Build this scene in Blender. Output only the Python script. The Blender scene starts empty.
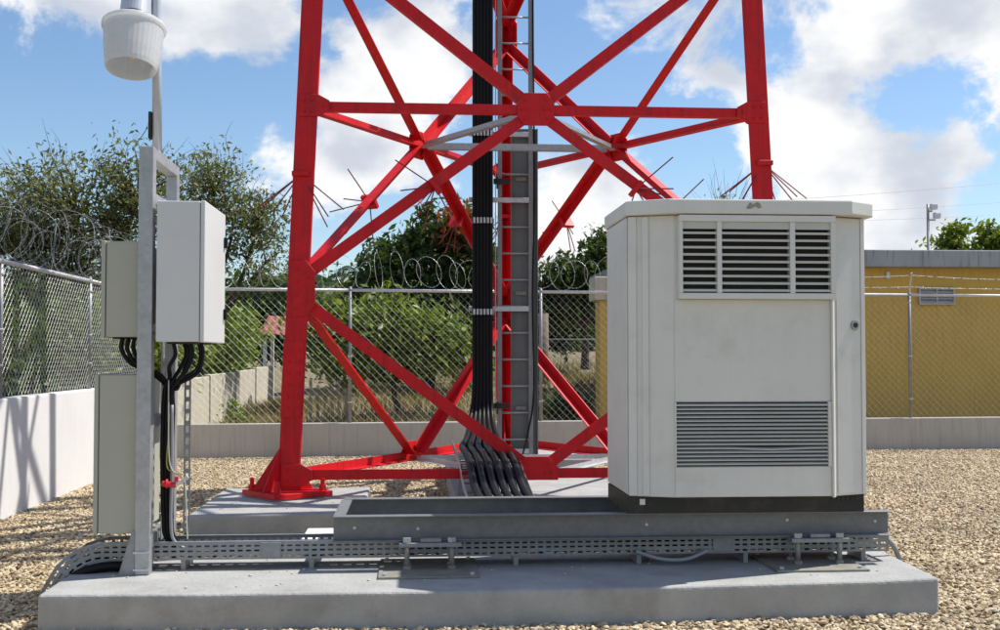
import bpy, math, random
import numpy as np
from mathutils import Vector, Matrix

random.seed(7)
rng = np.random.default_rng(7)
SC = bpy.context.scene
COL = SC.collection
R = math.radians

# ------------------------------------------------------------------ camera
cam = bpy.data.cameras.new('camera')
cam.sensor_width = 36.0
cam.lens = 41.4
cam.clip_start = 0.05
cam.clip_end = 3000
cam_o = bpy.data.objects.new('camera', cam)
COL.objects.link(cam_o)
cam_o.location = (0, 0, 1.5)
cam_o.rotation_euler = (R(90 + 1.99), 0, -R(4.227))
SC.camera = cam_o

# ------------------------------------------------------------------ sun, sky, exposure
SUN = Vector((0.62, 0.215, 1.0)).normalized()
sl = bpy.data.lights.new('sun', 'SUN')
sl.energy = 4.7
sl.angle = R(0.53)
sl.color = (1.0, 0.955, 0.88)
so = bpy.data.objects.new('sun', sl)
COL.objects.link(so)
so.rotation_euler = SUN.to_track_quat('Z', 'Y').to_euler()
so.location = SUN * 50

SC.view_settings.view_transform = 'Standard'
SC.view_settings.look = 'None'
SC.view_settings.gamma = 1
SC.view_settings.exposure = 0.42
SC.view_settings.use_curve_mapping = False

W = bpy.data.worlds.new('World')
SC.world = W
W.use_nodes = True
wn, wl = W.node_tree.nodes, W.node_tree.links
wn.clear()


def wnode(t, **kw):
    n = wn.new(t)
    for k, v in kw.items():
        setattr(n, k, v)
    return n


def wmath(op, a, b=None, c=None, clamp=False):
    n = wn.new('ShaderNodeMath')
    n.operation = op
    n.use_clamp = clamp
    for i, v in enumerate((a, b, c)):
        if v is None:
            continue
        if isinstance(v, (int, float)):
            n.inputs[i].default_value = v
        else:
            wl.new(v, n.inputs[i])
    return n.outputs[0]


sky = wnode('ShaderNodeTexSky', sky_type='NISHITA', sun_disc=False)
sky.sun_elevation = math.asin(SUN.z)
sky.sun_rotation = math.atan2(SUN.x, SUN.y)
sky.altitude = 0
sky.air_density = 1.0
sky.dust_density = 0.35
sky.ozone_density = 3.0
tc = wnode('ShaderNodeTexCoord')
# cumulus field: fractal noise on the view direction, gathered into banks
sep = wnode('ShaderNodeSeparateXYZ')
wl.new(tc.outputs['Generated'], sep.inputs[0])
mp = wnode('ShaderNodeMapping')
mp.inputs['Scale'].default_value = (1.0, 1.0, 1.35)
wl.new(tc.outputs['Generated'], mp.inputs[0])
n1 = wnode('ShaderNodeTexNoise')
n1.inputs['Scale'].default_value = 7.5
n1.inputs['Detail'].default_value = 9
n1.inputs['Roughness'].default_value = 0.60
n1.inputs['Distortion'].default_value = 0.25
wl.new(mp.outputs[0], n1.inputs['Vector'])
n2 = wnode('ShaderNodeTexNoise')
n2.inputs['Scale'].default_value = 9.0
n2.inputs['Detail'].default_value = 5
n2.inputs['Roughness'].default_value = 0.5
wl.new(mp.outputs[0], n2.inputs['Vector'])
acc = None
# banks of cloud: (direction x, y, z, angular radius, weight)
BANKS = [
    (0.387, 0.887, 0.252, 0.17, 0.30), (0.350, 0.921, 0.169, 0.16, 0.32), (0.435, 0.887, 0.156, 0.15, 0.30),
    (0.417, 0.903, 0.102, 0.16, 0.30), (0.290, 0.948, 0.120, 0.10, 0.18), (0.286, 0.931, 0.225, 0.09, 0.16),
    (-0.280, 0.924, 0.300, 0.10, 0.34), (-0.176, 0.940, 0.305, 0.11, 0.36), (-0.013, 0.970, 0.235, 0.11, 0.26),
    (0.012, 0.978, 0.195, 0.07, 0.16), (0.142, 0.983, 0.110, 0.10, 0.22), (-0.064, 0.988, 0.141, 0.10, 0.16),
    (-0.85, 0.45, 0.30, 0.35, 0.16), (0.90, 0.10, 0.40, 0.35, 0.16), (0.2, -0.9, 0.40, 0.4, 0.16), (-0.6, -0.6, 0.5, 0.4, 0.14),
    (-0.300, 0.925, 0.195, 0.10, -0.22), (-0.21, 0.95, 0.18, 0.09, -0.14), (0.405, 0.885, 0.205, 0.07, -0.30), (0.455, 0.875, 0.140, 0.07, -0.22), (0.24, 0.955, 0.165, 0.05, -0.12), (0.215, 0.955, 0.200, 0.06, -0.12), (0.150, 0.955, 0.250, 0.05, -0.06),
]
for bx_, by_, bz_, rad, wgt in BANKS:
    d = wnode('ShaderNodeVectorMath', operation='DISTANCE')
    wl.new(tc.outputs['Generated'], d.inputs[0])
    d.inputs[1].default_value = (bx_, by_, bz_)
    v = wmath('DIVIDE', d.outputs['Value'], rad)
    v = wmath('SUBTRACT', 1.0, v, clamp=True)
    v = wmath('MULTIPLY', v, wgt)
    acc = v if acc is None else wmath('MAXIMUM' if wgt > 0 else 'ADD', acc, v)
dens = wmath('ADD', n1.outputs['Fac'], acc)
mr = wnode('ShaderNodeMapRange', interpolation_type='SMOOTHSTEP')
mr.inputs['From Min'].default_value = 0.53
mr.inputs['From Max'].default_value = 0.645
wl.new(dens, mr.inputs['Value'])
# shading inside the clouds
sh = wnode('ShaderNodeMapRange', interpolation_type='SMOOTHSTEP')
sh.inputs['From Min'].default_value = 0.36
sh.inputs['From Max'].default_value = 0.58
wl.new(n2.outputs['Fac'], sh.inputs['Value'])
cc = wnode('ShaderNodeMix', data_type='RGBA')
cc.inputs['A'].default_value = (0.62, 0.67, 0.76, 1)
cc.inputs['B'].default_value = (1.0, 1.0, 1.0, 1)
wl.new(sh.outputs['Result'], cc.inputs['Factor'])
hs = wnode('ShaderNodeHueSaturation')
hs.inputs['Saturation'].default_value = 1.06
wl.new(sky.outputs[0], hs.inputs['Color'])
bg1 = wnode('ShaderNodeBackground')
bg1.inputs['Strength'].default_value = 0.108
wl.new(hs.outputs[0], bg1.inputs['Color'])
bg2 = wnode('ShaderNodeBackground')
bg2.inputs['Strength'].default_value = 0.76
wl.new(cc.outputs['Result'], bg2.inputs['Color'])
mx = wnode('ShaderNodeMixShader')
wl.new(mr.outputs['Result'], mx.inputs[0])
wl.new(bg1.outputs[0], mx.inputs[1])
wl.new(bg2.outputs[0], mx.inputs[2])
wo = wnode('ShaderNodeOutputWorld')
wl.new(mx.outputs[0], wo.inputs[0])


# ------------------------------------------------------------------ materials
def mat(name, color, rough=0.6, metal=0.0, var=0.12, scale=6.0, bump=0.0, bscale=60.0,
        stain=None, stain_amt=0.0, stain_scale=3.0, detail=6, streak=None, streak_amt=0.0, spec=0.5):
    m = bpy.data.materials.new(name)
    m.use_nodes = True
    nt = m.node_tree
    N, L = nt.nodes, nt.links
    b = N['Principled BSDF']
    b.inputs['Roughness'].default_value = rough
    b.inputs['Metallic'].default_value = metal
    b.inputs['Specular IOR Level'].default_value = spec
    t = N.new('ShaderNodeTexCoord')
    g = N.new('ShaderNodeNewGeometry')
    pos = g.outputs['Position']
    nz = N.new('ShaderNodeTexNoise')
    nz.inputs['Scale'].default_value = scale
    nz.inputs['Detail'].default_value = detail
    nz.inputs['Roughness'].default_value = 0.62
    L.new(pos, nz.inputs['Vector'])
    mr = N.new('ShaderNodeMapRange')
    mr.inputs['From Min'].default_value = 0.3
    mr.inputs['From Max'].default_value = 0.7
    mr.inputs['To Min'].default_value = 1 - var
    mr.inputs['To Max'].default_value = 1 + var
    L.new(nz.outputs['Fac'], mr.inputs['Value'])
    mul = N.new('ShaderNodeVectorMath')
    mul.operation = 'SCALE'
    mul.inputs[0].default_value = color
    L.new(mr.outputs['Result'], mul.inputs['Scale'])
    out = mul.outputs[0]
    if stain is not None:
        ns = N.new('ShaderNodeTexNoise')
        ns.inputs['Scale'].default_value = stain_scale
        ns.inputs['Detail'].default_value = 8
        ns.inputs['Roughness'].default_value = 0.7
        L.new(pos, ns.inputs['Vector'])
        r2 = N.new('ShaderNodeMapRange')
        r2.inputs['From Min'].default_value = 0.52
        r2.inputs['From Max'].default_value = 0.75
        r2.inputs['To Max'].default_value = stain_amt
        L.new(ns.outputs['Fac'], r2.inputs['Value'])
        mi = N.new('ShaderNodeMix')
        mi.data_type = 'RGBA'
        mi.inputs['B'].default_value = (*stain, 1)
        L.new(out, mi.inputs['A'])
        L.new(r2.outputs['Result'], mi.inputs['Factor'])
        out = mi.outputs['Result']
    if streak is not None:
        mpp = N.new('ShaderNodeMapping')
        mpp.inputs['Scale'].default_value = (14, 14, 0.9)
        L.new(pos, mpp.inputs[0])
        ns = N.new('ShaderNodeTexNoise')
        ns.inputs['Scale'].default_value = 1.6
        ns.inputs['Detail'].default_value = 6
        L.new(mpp.outputs[0], ns.inputs['Vector'])
        r2 = N.new('ShaderNodeMapRange')
        r2.inputs['From Min'].default_value = 0.5
        r2.inputs['From Max'].default_value = 0.72
        r2.inputs['To Max'].default_value = streak_amt
        L.new(ns.outputs['Fac'], r2.inputs['Value'])
        mi = N.new('ShaderNodeMix')
        mi.data_type = 'RGBA'
        mi.inputs['B'].default_value = (*streak, 1)
        L.new(out, mi.inputs['A'])
        L.new(r2.outputs['Result'], mi.inputs['Factor'])
        out = mi.outputs['Result']
    L.new(out, b.inputs['Base Color'])
    # uneven gloss
    rr = N.new('ShaderNodeMapRange')
    rr.inputs['To Min'].default_value = max(0.05, rough - 0.1)
    rr.inputs['To Max'].default_value = min(1.0, rough + 0.1)
    L.new(nz.outputs['Fac'], rr.inputs['Value'])
    L.new(rr.outputs['Result'], b.inputs['Roughness'])
    if bump > 0:
        nb = N.new('ShaderNodeTexNoise')
        nb.inputs['Scale'].default_value = bscale
        nb.inputs['Detail'].default_value = 5
        L.new(pos, nb.inputs['Vector'])
        bp = N.new('ShaderNodeBump')
        bp.inputs['Strength'].default_value = bump
        bp.inputs['Distance'].default_value = 0.02
        L.new(nb.outputs['Fac'], bp.inputs['Height'])
        L.new(bp.outputs[0], b.inputs['Normal'])
    return m


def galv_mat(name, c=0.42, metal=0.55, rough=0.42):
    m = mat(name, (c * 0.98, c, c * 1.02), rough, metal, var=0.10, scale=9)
    N, L = m.node_tree.nodes, m.node_tree.links
    b = N['Principled BSDF']
    vo = N.new('ShaderNodeTexVoronoi')
    vo.inputs['Scale'].default_value = 38
    g = N.new('ShaderNodeNewGeometry')
    L.new(g.outputs['Position'], vo.inputs['Vector'])
    mr = N.new('ShaderNodeMapRange')
    mr.inputs['To Min'].default_value = 0.93
    mr.inputs['To Max'].default_value = 1.07
    sp = N.new('ShaderNodeSeparateColor')
    L.new(vo.outputs['Color'], sp.inputs[0])
    L.new(sp.outputs[0], mr.inputs['Value'])
    old = b.inputs['Base Color'].links[0].from_socket
    sc = N.new('ShaderNodeVectorMath')
    sc.operation = 'SCALE'
    L.new(old, sc.inputs[0])
    L.new(mr.outputs['Result'], sc.inputs['Scale'])
    L.new(sc.outputs[0], b.inputs['Base Color'])
    return m


def leaf_mat(name, ca, cb, cc=None, transl=0.35, rough=0.45):
    m = bpy.data.materials.new(name)
    m.use_nodes = True
    nt = m.node_tree
    N, L = nt.nodes, nt.links
    b = N['Principled BSDF']
    b.inputs['Roughness'].default_value = rough
    b.inputs['Specular IOR Level'].default_value = 0.35
    at = N.new('ShaderNodeAttribute')
    at.attribute_name = 'rnd'
    rp = N.new('ShaderNodeValToRGB')
    rp.color_ramp.elements[0].color = (*ca, 1)
    rp.color_ramp.elements[1].color = (*cb, 1)
    if cc:
        rp.color_ramp.elements[1].position = 0.86
        e = rp.color_ramp.elements.new(0.95)
        e.color = (*cc, 1)
    L.new(at.outputs['Fac'], rp.inputs[0])
    L.new(rp.outputs[0], b.inputs['Base Color'])
    tr = N.new('ShaderNodeBsdfTranslucent')
    mu = N.new('ShaderNodeVectorMath')
    mu.operation = 'MULTIPLY'
    mu.inputs[1].default_value = (1.25, 1.35, 0.6)
    L.new(rp.outputs[0], mu.inputs[0])
    L.new(mu.outputs[0], tr.inputs[0])
    mixs = N.new('ShaderNodeMixShader')
    mixs.inputs[0].default_value = transl
    L.new(b.outputs[0], mixs.inputs[1])
    L.new(tr.outputs[0], mixs.inputs[2])
    L.new(mixs.outputs[0], N['Material Output'].inputs[0])
    return m


M = {}
M['red'] = mat('red_paint', (0.60, 0.006, 0.012), 0.5, var=0.12, scale=5, stain=(0.55, 0.05, 0.04), stain_amt=0.35, stain_scale=9, streak=(0.26, 0.012, 0.015), streak_amt=0.55, bump=0.04, bscale=25, spec=0.3)
M['spike'] = mat('dull_red_rod', (0.20, 0.015, 0.018), 0.6, var=0.25, scale=30)
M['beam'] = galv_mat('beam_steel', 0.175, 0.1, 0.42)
M['sheet'] = mat('dull_sheet_steel', (0.15, 0.16, 0.155), 0.55, 0.2, var=0.08, scale=3, streak=(0.10, 0.10, 0.09), streak_amt=0.4)
M['galv'] = galv_mat('galvanised_steel', 0.40, 0.45, 0.45)
M['tray'] = galv_mat('tray_steel', 0.27, 0.35, 0.5)
M['galv_dull'] = galv_mat('dull_galvanised_steel', 0.27, 0.35, 0.55)
M['galv_light'] = galv_mat('pale_galvanised_steel', 0.55, 0.35, 0.45)
M['wire'] = mat('zinc_wire', (0.52, 0.53, 0.53), 0.4, 0.35, var=0.15, scale=20)
M['pad'] = mat('painted_concrete', (0.335, 0.335, 0.325), 0.8, var=0.16, scale=3.2, bump=0.35, bscale=38, stain=(0.20, 0.19, 0.165), stain_amt=0.6, stain_scale=3.5, detail=9)
M['white_wall'] = mat('white_paint', (0.67, 0.66, 0.65), 0.8, var=0.03, scale=2, bump=0.1, bscale=30, streak=(0.5, 0.48, 0.44), streak_amt=0.22)
M['grey_wall'] = mat('grey_cement_paint', (0.46, 0.435, 0.385), 0.85, var=0.07, scale=2, bump=0.15, bscale=30, streak=(0.27, 0.26, 0.24), streak_amt=0.4)
M['cabinet'] = mat('off_white_enamel', (0.67, 0.665, 0.625), 0.42, var=0.03, scale=3, stain=(0.47, 0.45, 0.38), stain_amt=0.40, stain_scale=4.5, bump=0.02, bscale=120, streak=(0.50, 0.48, 0.42), streak_amt=0.10)
M['slat'] = mat('louvre_enamel', (0.52, 0.515, 0.47), 0.45, var=0.06, scale=5)
M['dark'] = mat('dark_recess', (0.035, 0.033, 0.03), 0.8, var=0.1)  # near-black stands in for shade behind louvres; also colours slots and gaskets
M['black'] = mat('black_plastic', (0.006, 0.006, 0.0065), 0.5, var=0.15, scale=12, spec=0.22)
M['black_metal'] = mat('black_paint', (0.012, 0.012, 0.012), 0.5, var=0.2, scale=10, stain=(0.10, 0.09, 0.075), stain_amt=0.4, stain_scale=6)
M['beige_box'] = mat('beige_grey_enamel', (0.40, 0.395, 0.325), 0.5, var=0.03, scale=3, stain=(0.28, 0.27, 0.2), stain_amt=0.25, stain_scale=3, bump=0.02, bscale=150)
M['white_box'] = mat('white_enamel', (0.63, 0.635, 0.625), 0.4, var=0.02, scale=3, stain=(0.55, 0.54, 0.5), stain_amt=0.2, stain_scale=3)
M['grey_cable'] = mat('grey_cable', (0.28, 0.28, 0.29), 0.45, var=0.08)
M['steel_dark'] = mat('weathered_steel', (0.26, 0.25, 0.22), 0.6, 0.3, var=0.2, scale=12, stain=(0.2, 0.12, 0.06), stain_amt=0.4, stain_scale=9)
M['ochre'] = mat('ochre_wall_paint', (0.56, 0.37, 0.085), 0.85, var=0.06, scale=1.5, bump=0.1, bscale=25, streak=(0.36, 0.22, 0.06), streak_amt=0.35)
M['roof_conc'] = mat('stained_roof_concrete', (0.33, 0.355, 0.38), 0.9, var=0.10, scale=2, bump=0.1, bscale=25, streak=(0.15, 0.16, 0.165), streak_amt=0.75)
M['precast'] = mat('precast_concrete', (0.50, 0.46, 0.37), 0.9, var=0.1, scale=3, bump=0.15, bscale=30, streak=(0.25, 0.22, 0.15), streak_amt=0.5)
M['bark'] = mat('bark', (0.075, 0.055, 0.04), 0.9, var=0.3, scale=12, bump=0.3, bscale=40)
M['bark_pale'] = mat('pale_bark', (0.16, 0.13, 0.10), 0.9, var=0.3, scale=12, bump=0.3, bscale=40)
M['red_roof'] = mat('red_sheet_roof', (0.24, 0.06, 0.055), 0.7, var=0.12, scale=4, streak=(0.2, 0.05, 0.04), streak_amt=0.4)
M['white_post'] = mat('white_post_paint', (0.72, 0.72, 0.70), 0.7, var=0.05)
M['picket'] = mat('weathered_board', (0.34, 0.29, 0.20), 0.9, var=0.2, scale=8, streak=(0.14, 0.12, 0.09), streak_amt=0.6)
M['lamp_metal'] = mat('grey_lamp_metal', (0.52, 0.55, 0.60), 0.4, 0.3, var=0.06)
M['sticker'] = mat('pale_sticker', (0.75, 0.75, 0.72), 0.6, var=0.05)
M['red_plastic'] = mat('red_plastic', (0.55, 0.02, 0.03), 0.4, var=0.05)
M['earth_wire'] = mat('green_yellow_wire', (0.28, 0.30, 0.06), 0.5, var=0.1)
M['cream_wire'] = mat('cream_wire', (0.55, 0.53, 0.42), 0.5, var=0.1)
M['brass'] = mat('lock_metal', (0.35, 0.34, 0.32), 0.35, 0.8, var=0.1)
M['rust'] = mat('rust_mark', (0.30, 0.27, 0.20), 0.9, var=0.45, scale=60)

# refractor plastic
rm = bpy.data.materials.new('refractor_plastic')
rm.use_nodes = True
_b = rm.node_tree.nodes['Principled BSDF']
_b.inputs['Base Color'].default_value = (0.82, 0.83, 0.84, 1)
_b.inputs['Roughness'].default_value = 0.25
_t = rm.node_tree.nodes.new('ShaderNodeBsdfTranslucent')
_t.inputs[0].default_value = (0.85, 0.86, 0.87, 1)
_m = rm.node_tree.nodes.new('ShaderNodeMixShader')
_m.inputs[0].default_value = 0.5
rm.node_tree.links.new(_b.outputs[0], _m.inputs[1])
rm.node_tree.links.new(_t.outputs[0], _m.inputs[2])
rm.node_tree.links.new(_m.outputs[0], rm.node_tree.nodes['Material Output'].inputs[0])
_w = rm.node_tree.nodes.new('ShaderNodeTexNoise')
_w.inputs['Scale'].default_value = 30
_r = rm.node_tree.nodes.new('ShaderNodeMapRange')
_r.inputs['To Min'].default_value = 0.15
_r.inputs['To Max'].default_value = 0.4
rm.node_tree.links.new(_w.outputs['Fac'], _r.inputs['Value'])
rm.node_tree.links.new(_r.outputs['Result'], _b.inputs['Roughness'])
M['refractor'] = rm

M['leaf_olive'] = leaf_mat('olive_leaf', (0.09, 0.105, 0.045), (0.22, 0.225, 0.11), (0.36, 0.31, 0.18))
M['leaf_dark'] = leaf_mat('dark_leaf', (0.026, 0.050, 0.014), (0.075, 0.115, 0.028), (0.12, 0.12, 0.04))
M['leaf_bright'] = leaf_mat('bright_leaf', (0.085, 0.125, 0.018), (0.22, 0.28, 0.045), (0.30, 0.28, 0.08))
M['leaf_mid'] = leaf_mat('mid_leaf', (0.030, 0.060, 0.014), (0.085, 0.12, 0.03), (0.16, 0.15, 0.05))
M['leaf_russet'] = leaf_mat('russet_leaf', (0.16, 0.05, 0.02), (0.28, 0.10, 0.03))
M['straw'] = leaf_mat('dry_grass_blade', (0.20, 0.15, 0.07), (0.34, 0.27, 0.13), (0.14, 0.16, 0.05), transl=0.25, rough=0.8)


# ------------------------------------------------------------------ mesh helpers
class MB:
    def __init__(s):
        s.v, s.f = [], []

    def add(s, vs, fs):
        o = len(s.v)
        s.v += [tuple(p) for p in vs]
        s.f += [tuple(i + o for i in f) for f in fs]
        return s

    def box(s, x0, x1, y0, y1, z0, z1, mtx=None):
        vs = [Vector((x, y, z)) for z in (z0, z1) for y in (y0, y1) for x in (x0, x1)]
        if mtx:
            vs = [mtx @ p for p in vs]
        return s.add(vs, [(0, 2, 3, 1), (4, 5, 7, 6), (0, 1, 5, 4), (2, 6, 7, 3), (0, 4, 6, 2), (1, 3, 7, 5)])

    def prism(s, poly, z0, z1, mtx=None):
        n = len(poly)
        vs = [Vector((p[0], p[1], z)) for z in (z0, z1) for p in poly]
        if mtx:
            vs = [mtx @ p for p in vs]
        fs = [tuple(range(n - 1, -1, -1)), tuple(range(n, 2 * n))]
        fs += [(i, (i + 1) % n, n + (i + 1) % n, n + i) for i in range(n)]
        return s.add(vs, fs)

    def sweep(s, prof, p0, p1, u, w):
        """straight member: 2D profile (a, b) in the frame u, w from p0 to p1"""
        n = len(prof)
        vs = [Vector(p) + u * a + w * b for p in (p0, p1) for a, b in prof]
        fs = [tuple(range(n - 1, -1, -1)), tuple(range(n, 2 * n))]
        fs += [(i, (i + 1) % n, n + (i + 1) % n, n + i) for i in range(n)]
        return s.add(vs, fs)

    def tube(s, pts, r, seg=8, caps=True):
        pts = [Vector(p) for p in pts]
        n = len(pts)
        rs = r if isinstance(r, (list, tuple)) else [r] * n
        prev = None
        o = len(s.v)
        for i, p in enumerate(pts):
            t = (pts[min(i + 1, n - 1)] - pts[max(i - 1, 0)]).normalized()
            if prev is None:
                a = Vector((0, 0, 1)) if abs(t.z) < 0.9 else Vector((1, 0, 0))
                u = t.cross(a).normalized()
            else:
                u = (prev - t * prev.dot(t)).normalized()
            prev = u
            w = t.cross(u)
            for k in range(seg):
                an = 2 * math.pi * k / seg
                s.v.append(tuple(p + (u * math.cos(an) + w * math.sin(an)) * rs[i]))
        for i in range(n - 1):
            for k in range(seg):
                a, b = o + i * seg + k, o + i * seg + (k + 1) % seg
                s.f.append((a, b, b + seg, a + seg))
        if caps:
            s.f.append(tuple(o + k for k in range(seg - 1, -1, -1)))
            s.f.append(tuple(o + (n - 1) * seg + k for k in range(seg)))
        return s

    def lathe(s, prof, c, seg=28, close=False):
        o = len(s.v)
        for r, z in prof:
            for k in range(seg):
                an = 2 * math.pi * k / seg
                s.v.append((c[0] + r * math.cos(an), c[1] + r * math.sin(an), c[2] + z))
        n = len(prof)
        for i in range(n - 1 if not close else n):
            j = (i + 1) % n
            for k in range(seg):
                s.f.append((o + i * seg + k, o + i * seg + (k + 1) % seg, o + j * seg + (k + 1) % seg, o + j * seg + k))
        return s

    def build(s, name, m, parent=None, smooth=False, bevel=0.0, seg=2, origin=None):
        me = bpy.data.meshes.new(name)
        vs = s.v
        org = Vector(origin) if origin is not None else None
        if org is not None:
            vs = [tuple(Vector(v) - org) for v in vs]
        me.from_pydata(vs, [], s.f)
        me.materials.append(M[m] if isinstance(m, str) else m)
        if smooth:
            me.polygons.foreach_set('use_smooth', [True] * len(me.polygons))
        me.update()
        o = bpy.data.objects.new(name, me)
        COL.objects.link(o)
        if org is not None:
            o.location = org
        if parent is not None:
            attach(o, parent)
        if bevel > 0:
            b = o.modifiers.new('bevel', 'BEVEL')
            b.width = bevel
            b.segments = seg
            b.limit_method = 'ANGLE'
            b.angle_limit = R(40)
        return o


def world_of(o):
    m = Matrix.LocRotScale(o.location, o.rotation_euler, o.scale)
    return world_of(o.parent) @ o.matrix_parent_inverse @ m if o.parent else m


def attach(o, parent):
    o.parent = parent
    o.matrix_parent_inverse = world_of(parent).inverted()


def tag(o, label=None, cat=None, group=None, kind=None):
    if label:
        o['label'] = label
    if cat:
        o['category'] = cat
    if group:
        o['group'] = group
    if kind:
        o['kind'] = kind
    return o


def thing(name, label, cat, loc=(0, 0, 0), group=None):
    o = bpy.data.objects.new(name, None)
    o.empty_display_size = 0.2
    COL.objects.link(o)
    o.location = loc
    return tag(o, label, cat, group)


def box(name, m, parent, x0, x1, y0, y1, z0, z1, bevel=0.0):
    return MB().box(x0, x1, y0, y1, z0, z1).build(name, m, parent, bevel=bevel)


def crom(pts, n=8):
    P = [Vector(p) for p in pts]
    P = [2 * P[0] - P[1]] + P + [2 * P[-1] - P[-2]]
    out = []
    for i in range(1, len(P) - 2):
        a, b, c, d = P[i - 1], P[i], P[i + 1], P[i + 2]
        for k in range(n):
            t = k / n
            out.append(0.5 * ((2 * b) + (c - a) * t + (2 * a - 5 * b + 4 * c - d) * t * t + (3 * b - a - 3 * c + d) * t ** 3))
    out.append(P[-2])
    return out


def perforated(mb, path, width_dir, rows, length, slot, web, off=0.0):
    """strip following path(s)->point, t along width_dir(s); rows = [(t0, t1, has_slots)]"""
    s = 0.0
    k = 0
    cells = []
    while s < length - 1e-4:
        d = web if k % 2 == 0 else slot
        e = min(length, s + d)
        cells.append((s, e, k % 2 == 1))
        s = e
        k += 1
    for (s0, s1, isslot) in cells:
        for (t0, t1, has) in rows:
            if isslot and has:
                continue
            a, b = path(s0), path(s1)
            wa, wb = width_dir(s0), width_dir(s1)
            mb.add([a + wa * t0, b + wb * t0, b + wb * t1, a + wa * t1], [(0, 1, 2, 3)])


def solid(o, t):
    md = o.modifiers.new('thickness', 'SOLIDIFY')
    md.thickness = t
    md.offset = 0
    return o


# ================================================================== SETTING
# ground sheet to the horizon, gravel bed of the compound
def grid_mesh(name, m, xs, ys, zf):
    v, f = [], []
    for y in ys:
        for x in xs:
            v.append((x, y, zf(x, y)))
    nx = len(xs)
    for j in range(len(ys) - 1):
        for i in range(nx - 1):
            a = j * nx + i
            f.append((a, a + 1, a + nx + 1, a + nx))
    b = MB()
    b.v, b.f = v, f
    return b.build(name, m, smooth=True)


gm = mat('dry_soil_and_grass', (0.16, 0.125, 0.065), 0.95, var=0.3, scale=0.8, bump=0.6, bscale=14, stain=(0.075, 0.09, 0.028), stain_amt=0.85, stain_scale=0.35)
tag(grid_mesh('ground', gm, [-1500, -60, 60, 1500], [-300, -20, 100, 2500], lambda x, y: -0.02), kind='structure')


def bank_z(x, y):
    t = max(0.0, min(1.0, (y - 18.6) / 26.0))
    lf = max(0.0, min(1.0, (x + 3.2) / 2.6))
    z = 0.02 + 1.75 * t ** 0.8 * (0.08 + 0.92 * lf * lf * (3 - 2 * lf))
    z += 0.10 * math.sin(x * 0.9 + y * 0.4) * min(1, t * 5) + 0.06 * math.sin(x * 2.3 - y * 0.8) * min(1, t * 5)
    return z - (0.04 if y < 18.8 else 0)


tag(grid_mesh('hillside', gm, [x * 0.8 for x in range(-60, 61)], [18.7 + 0.5 * j for j in range(90)], bank_z), kind='structure')

# gravel: coloured bed + real pebbles
gv = bpy.data.materials.new('gravel_bed')
gv.use_nodes = True
N, L = gv.node_tree.nodes, gv.node_tree.links
b = N['Principled BSDF']
b.inputs['Roughness'].default_value = 0.9
g = N.new('ShaderNodeNewGeometry')
vo = N.new('ShaderNodeTexVoronoi')
vo.inputs['Scale'].default_value = 42
L.new(g.outputs['Position'], vo.inputs['Vector'])
sp = N.new('ShaderNodeSeparateColor')
L.new(vo.outputs['Color'], sp.inputs[0])
rp = N.new('ShaderNodeValToRGB')
rp.color_ramp.elements[0].color = (0.13, 0.095, 0.06, 1)
rp.color_ramp.elements[1].color = (0.50, 0.39, 0.25, 1)
L.new(sp.outputs[0], rp.inputs[0])
L.new(rp.outputs[0], b.inputs['Base Color'])
bp = N.new('ShaderNodeBump')
bp.invert = True
bp.inputs['Distance'].default_value = 0.02
L.new(vo.outputs['Distance'], bp.inputs['Height'])
L.new(bp.outputs[0], b.inputs['Normal'])
bed = tag(grid_mesh('gravel_bed', gv, [-3.72, 0, 4, 8, 12.5], [2.5, 6, 10, 14, 17.6], lambda x, y: 0.004), kind='structure')

pm = bpy.data.materials.new('river_pebble')
pm.use_nodes = True
N, L = pm.node_tree.nodes, pm.node_tree.links
b = N['Principled BSDF']
b.inputs['Roughness'].default_value = 0.8
oi = N.new('ShaderNodeObjectInfo')
rp = N.new('ShaderNodeValToRGB')
cr = rp.color_ramp
cr.elements[0].color = (0.15, 0.11, 0.07, 1)
cr.elements[1].color = (0.74, 0.65, 0.48, 1)
for p_, c_ in ((0.18, (0.37, 0.275, 0.16)), (0.42, (0.53, 0.41, 0.245)), (0.62, (0.65, 0.53, 0.34)), (0.8, (0.47, 0.38, 0.26))):
    e = cr.elements.new(p_)
    e.color = (*c_, 1)
L.new(oi.outputs['Random'], rp.inputs[0])
g = N.new('ShaderNodeNewGeometry')
nz = N.new('ShaderNodeTexNoise')
nz.inputs['Scale'].default_value = 90
L.new(g.outputs['Position'], nz.inputs['Vector'])
mrn = N.new('ShaderNodeMapRange')
mrn.inputs['To Min'].default_value = 0.75
mrn.inputs['To Max'].default_value = 1.25
L.new(nz.outputs['Fac'], mrn.inputs['Value'])
scv = N.new('ShaderNodeVectorMath')
scv.operation = 'SCALE'
L.new(rp.outputs[0], scv.inputs[0])
L.new(mrn.outputs['Result'], scv.inputs['Scale'])
nzp = N.new('ShaderNodeTexNoise')
nzp.inputs['Scale'].default_value = 0.9
nzp.inputs['Detail'].default_value = 5
L.new(g.outputs['Position'], nzp.inputs['Vector'])
mrp = N.new('ShaderNodeMapRange')
mrp.inputs['From Min'].default_value = 0.32
mrp.inputs['From Max'].default_value = 0.68
mrp.inputs['To Min'].default_value = 0.76
mrp.inputs['To Max'].default_value = 1.06
L.new(nzp.outputs['Fac'], mrp.inputs['Value'])
scv2 = N.new('ShaderNodeVectorMath')
scv2.operation = 'SCALE'
L.new(scv.outputs[0], scv2.inputs[0])
L.new(mrp.outputs['Result'], scv2.inputs['Scale'])
L.new(scv2.outputs[0], b.inputs['Base Color'])

PADS = []  # footprints kept free of pebbles are simply covered by the slabs


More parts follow.
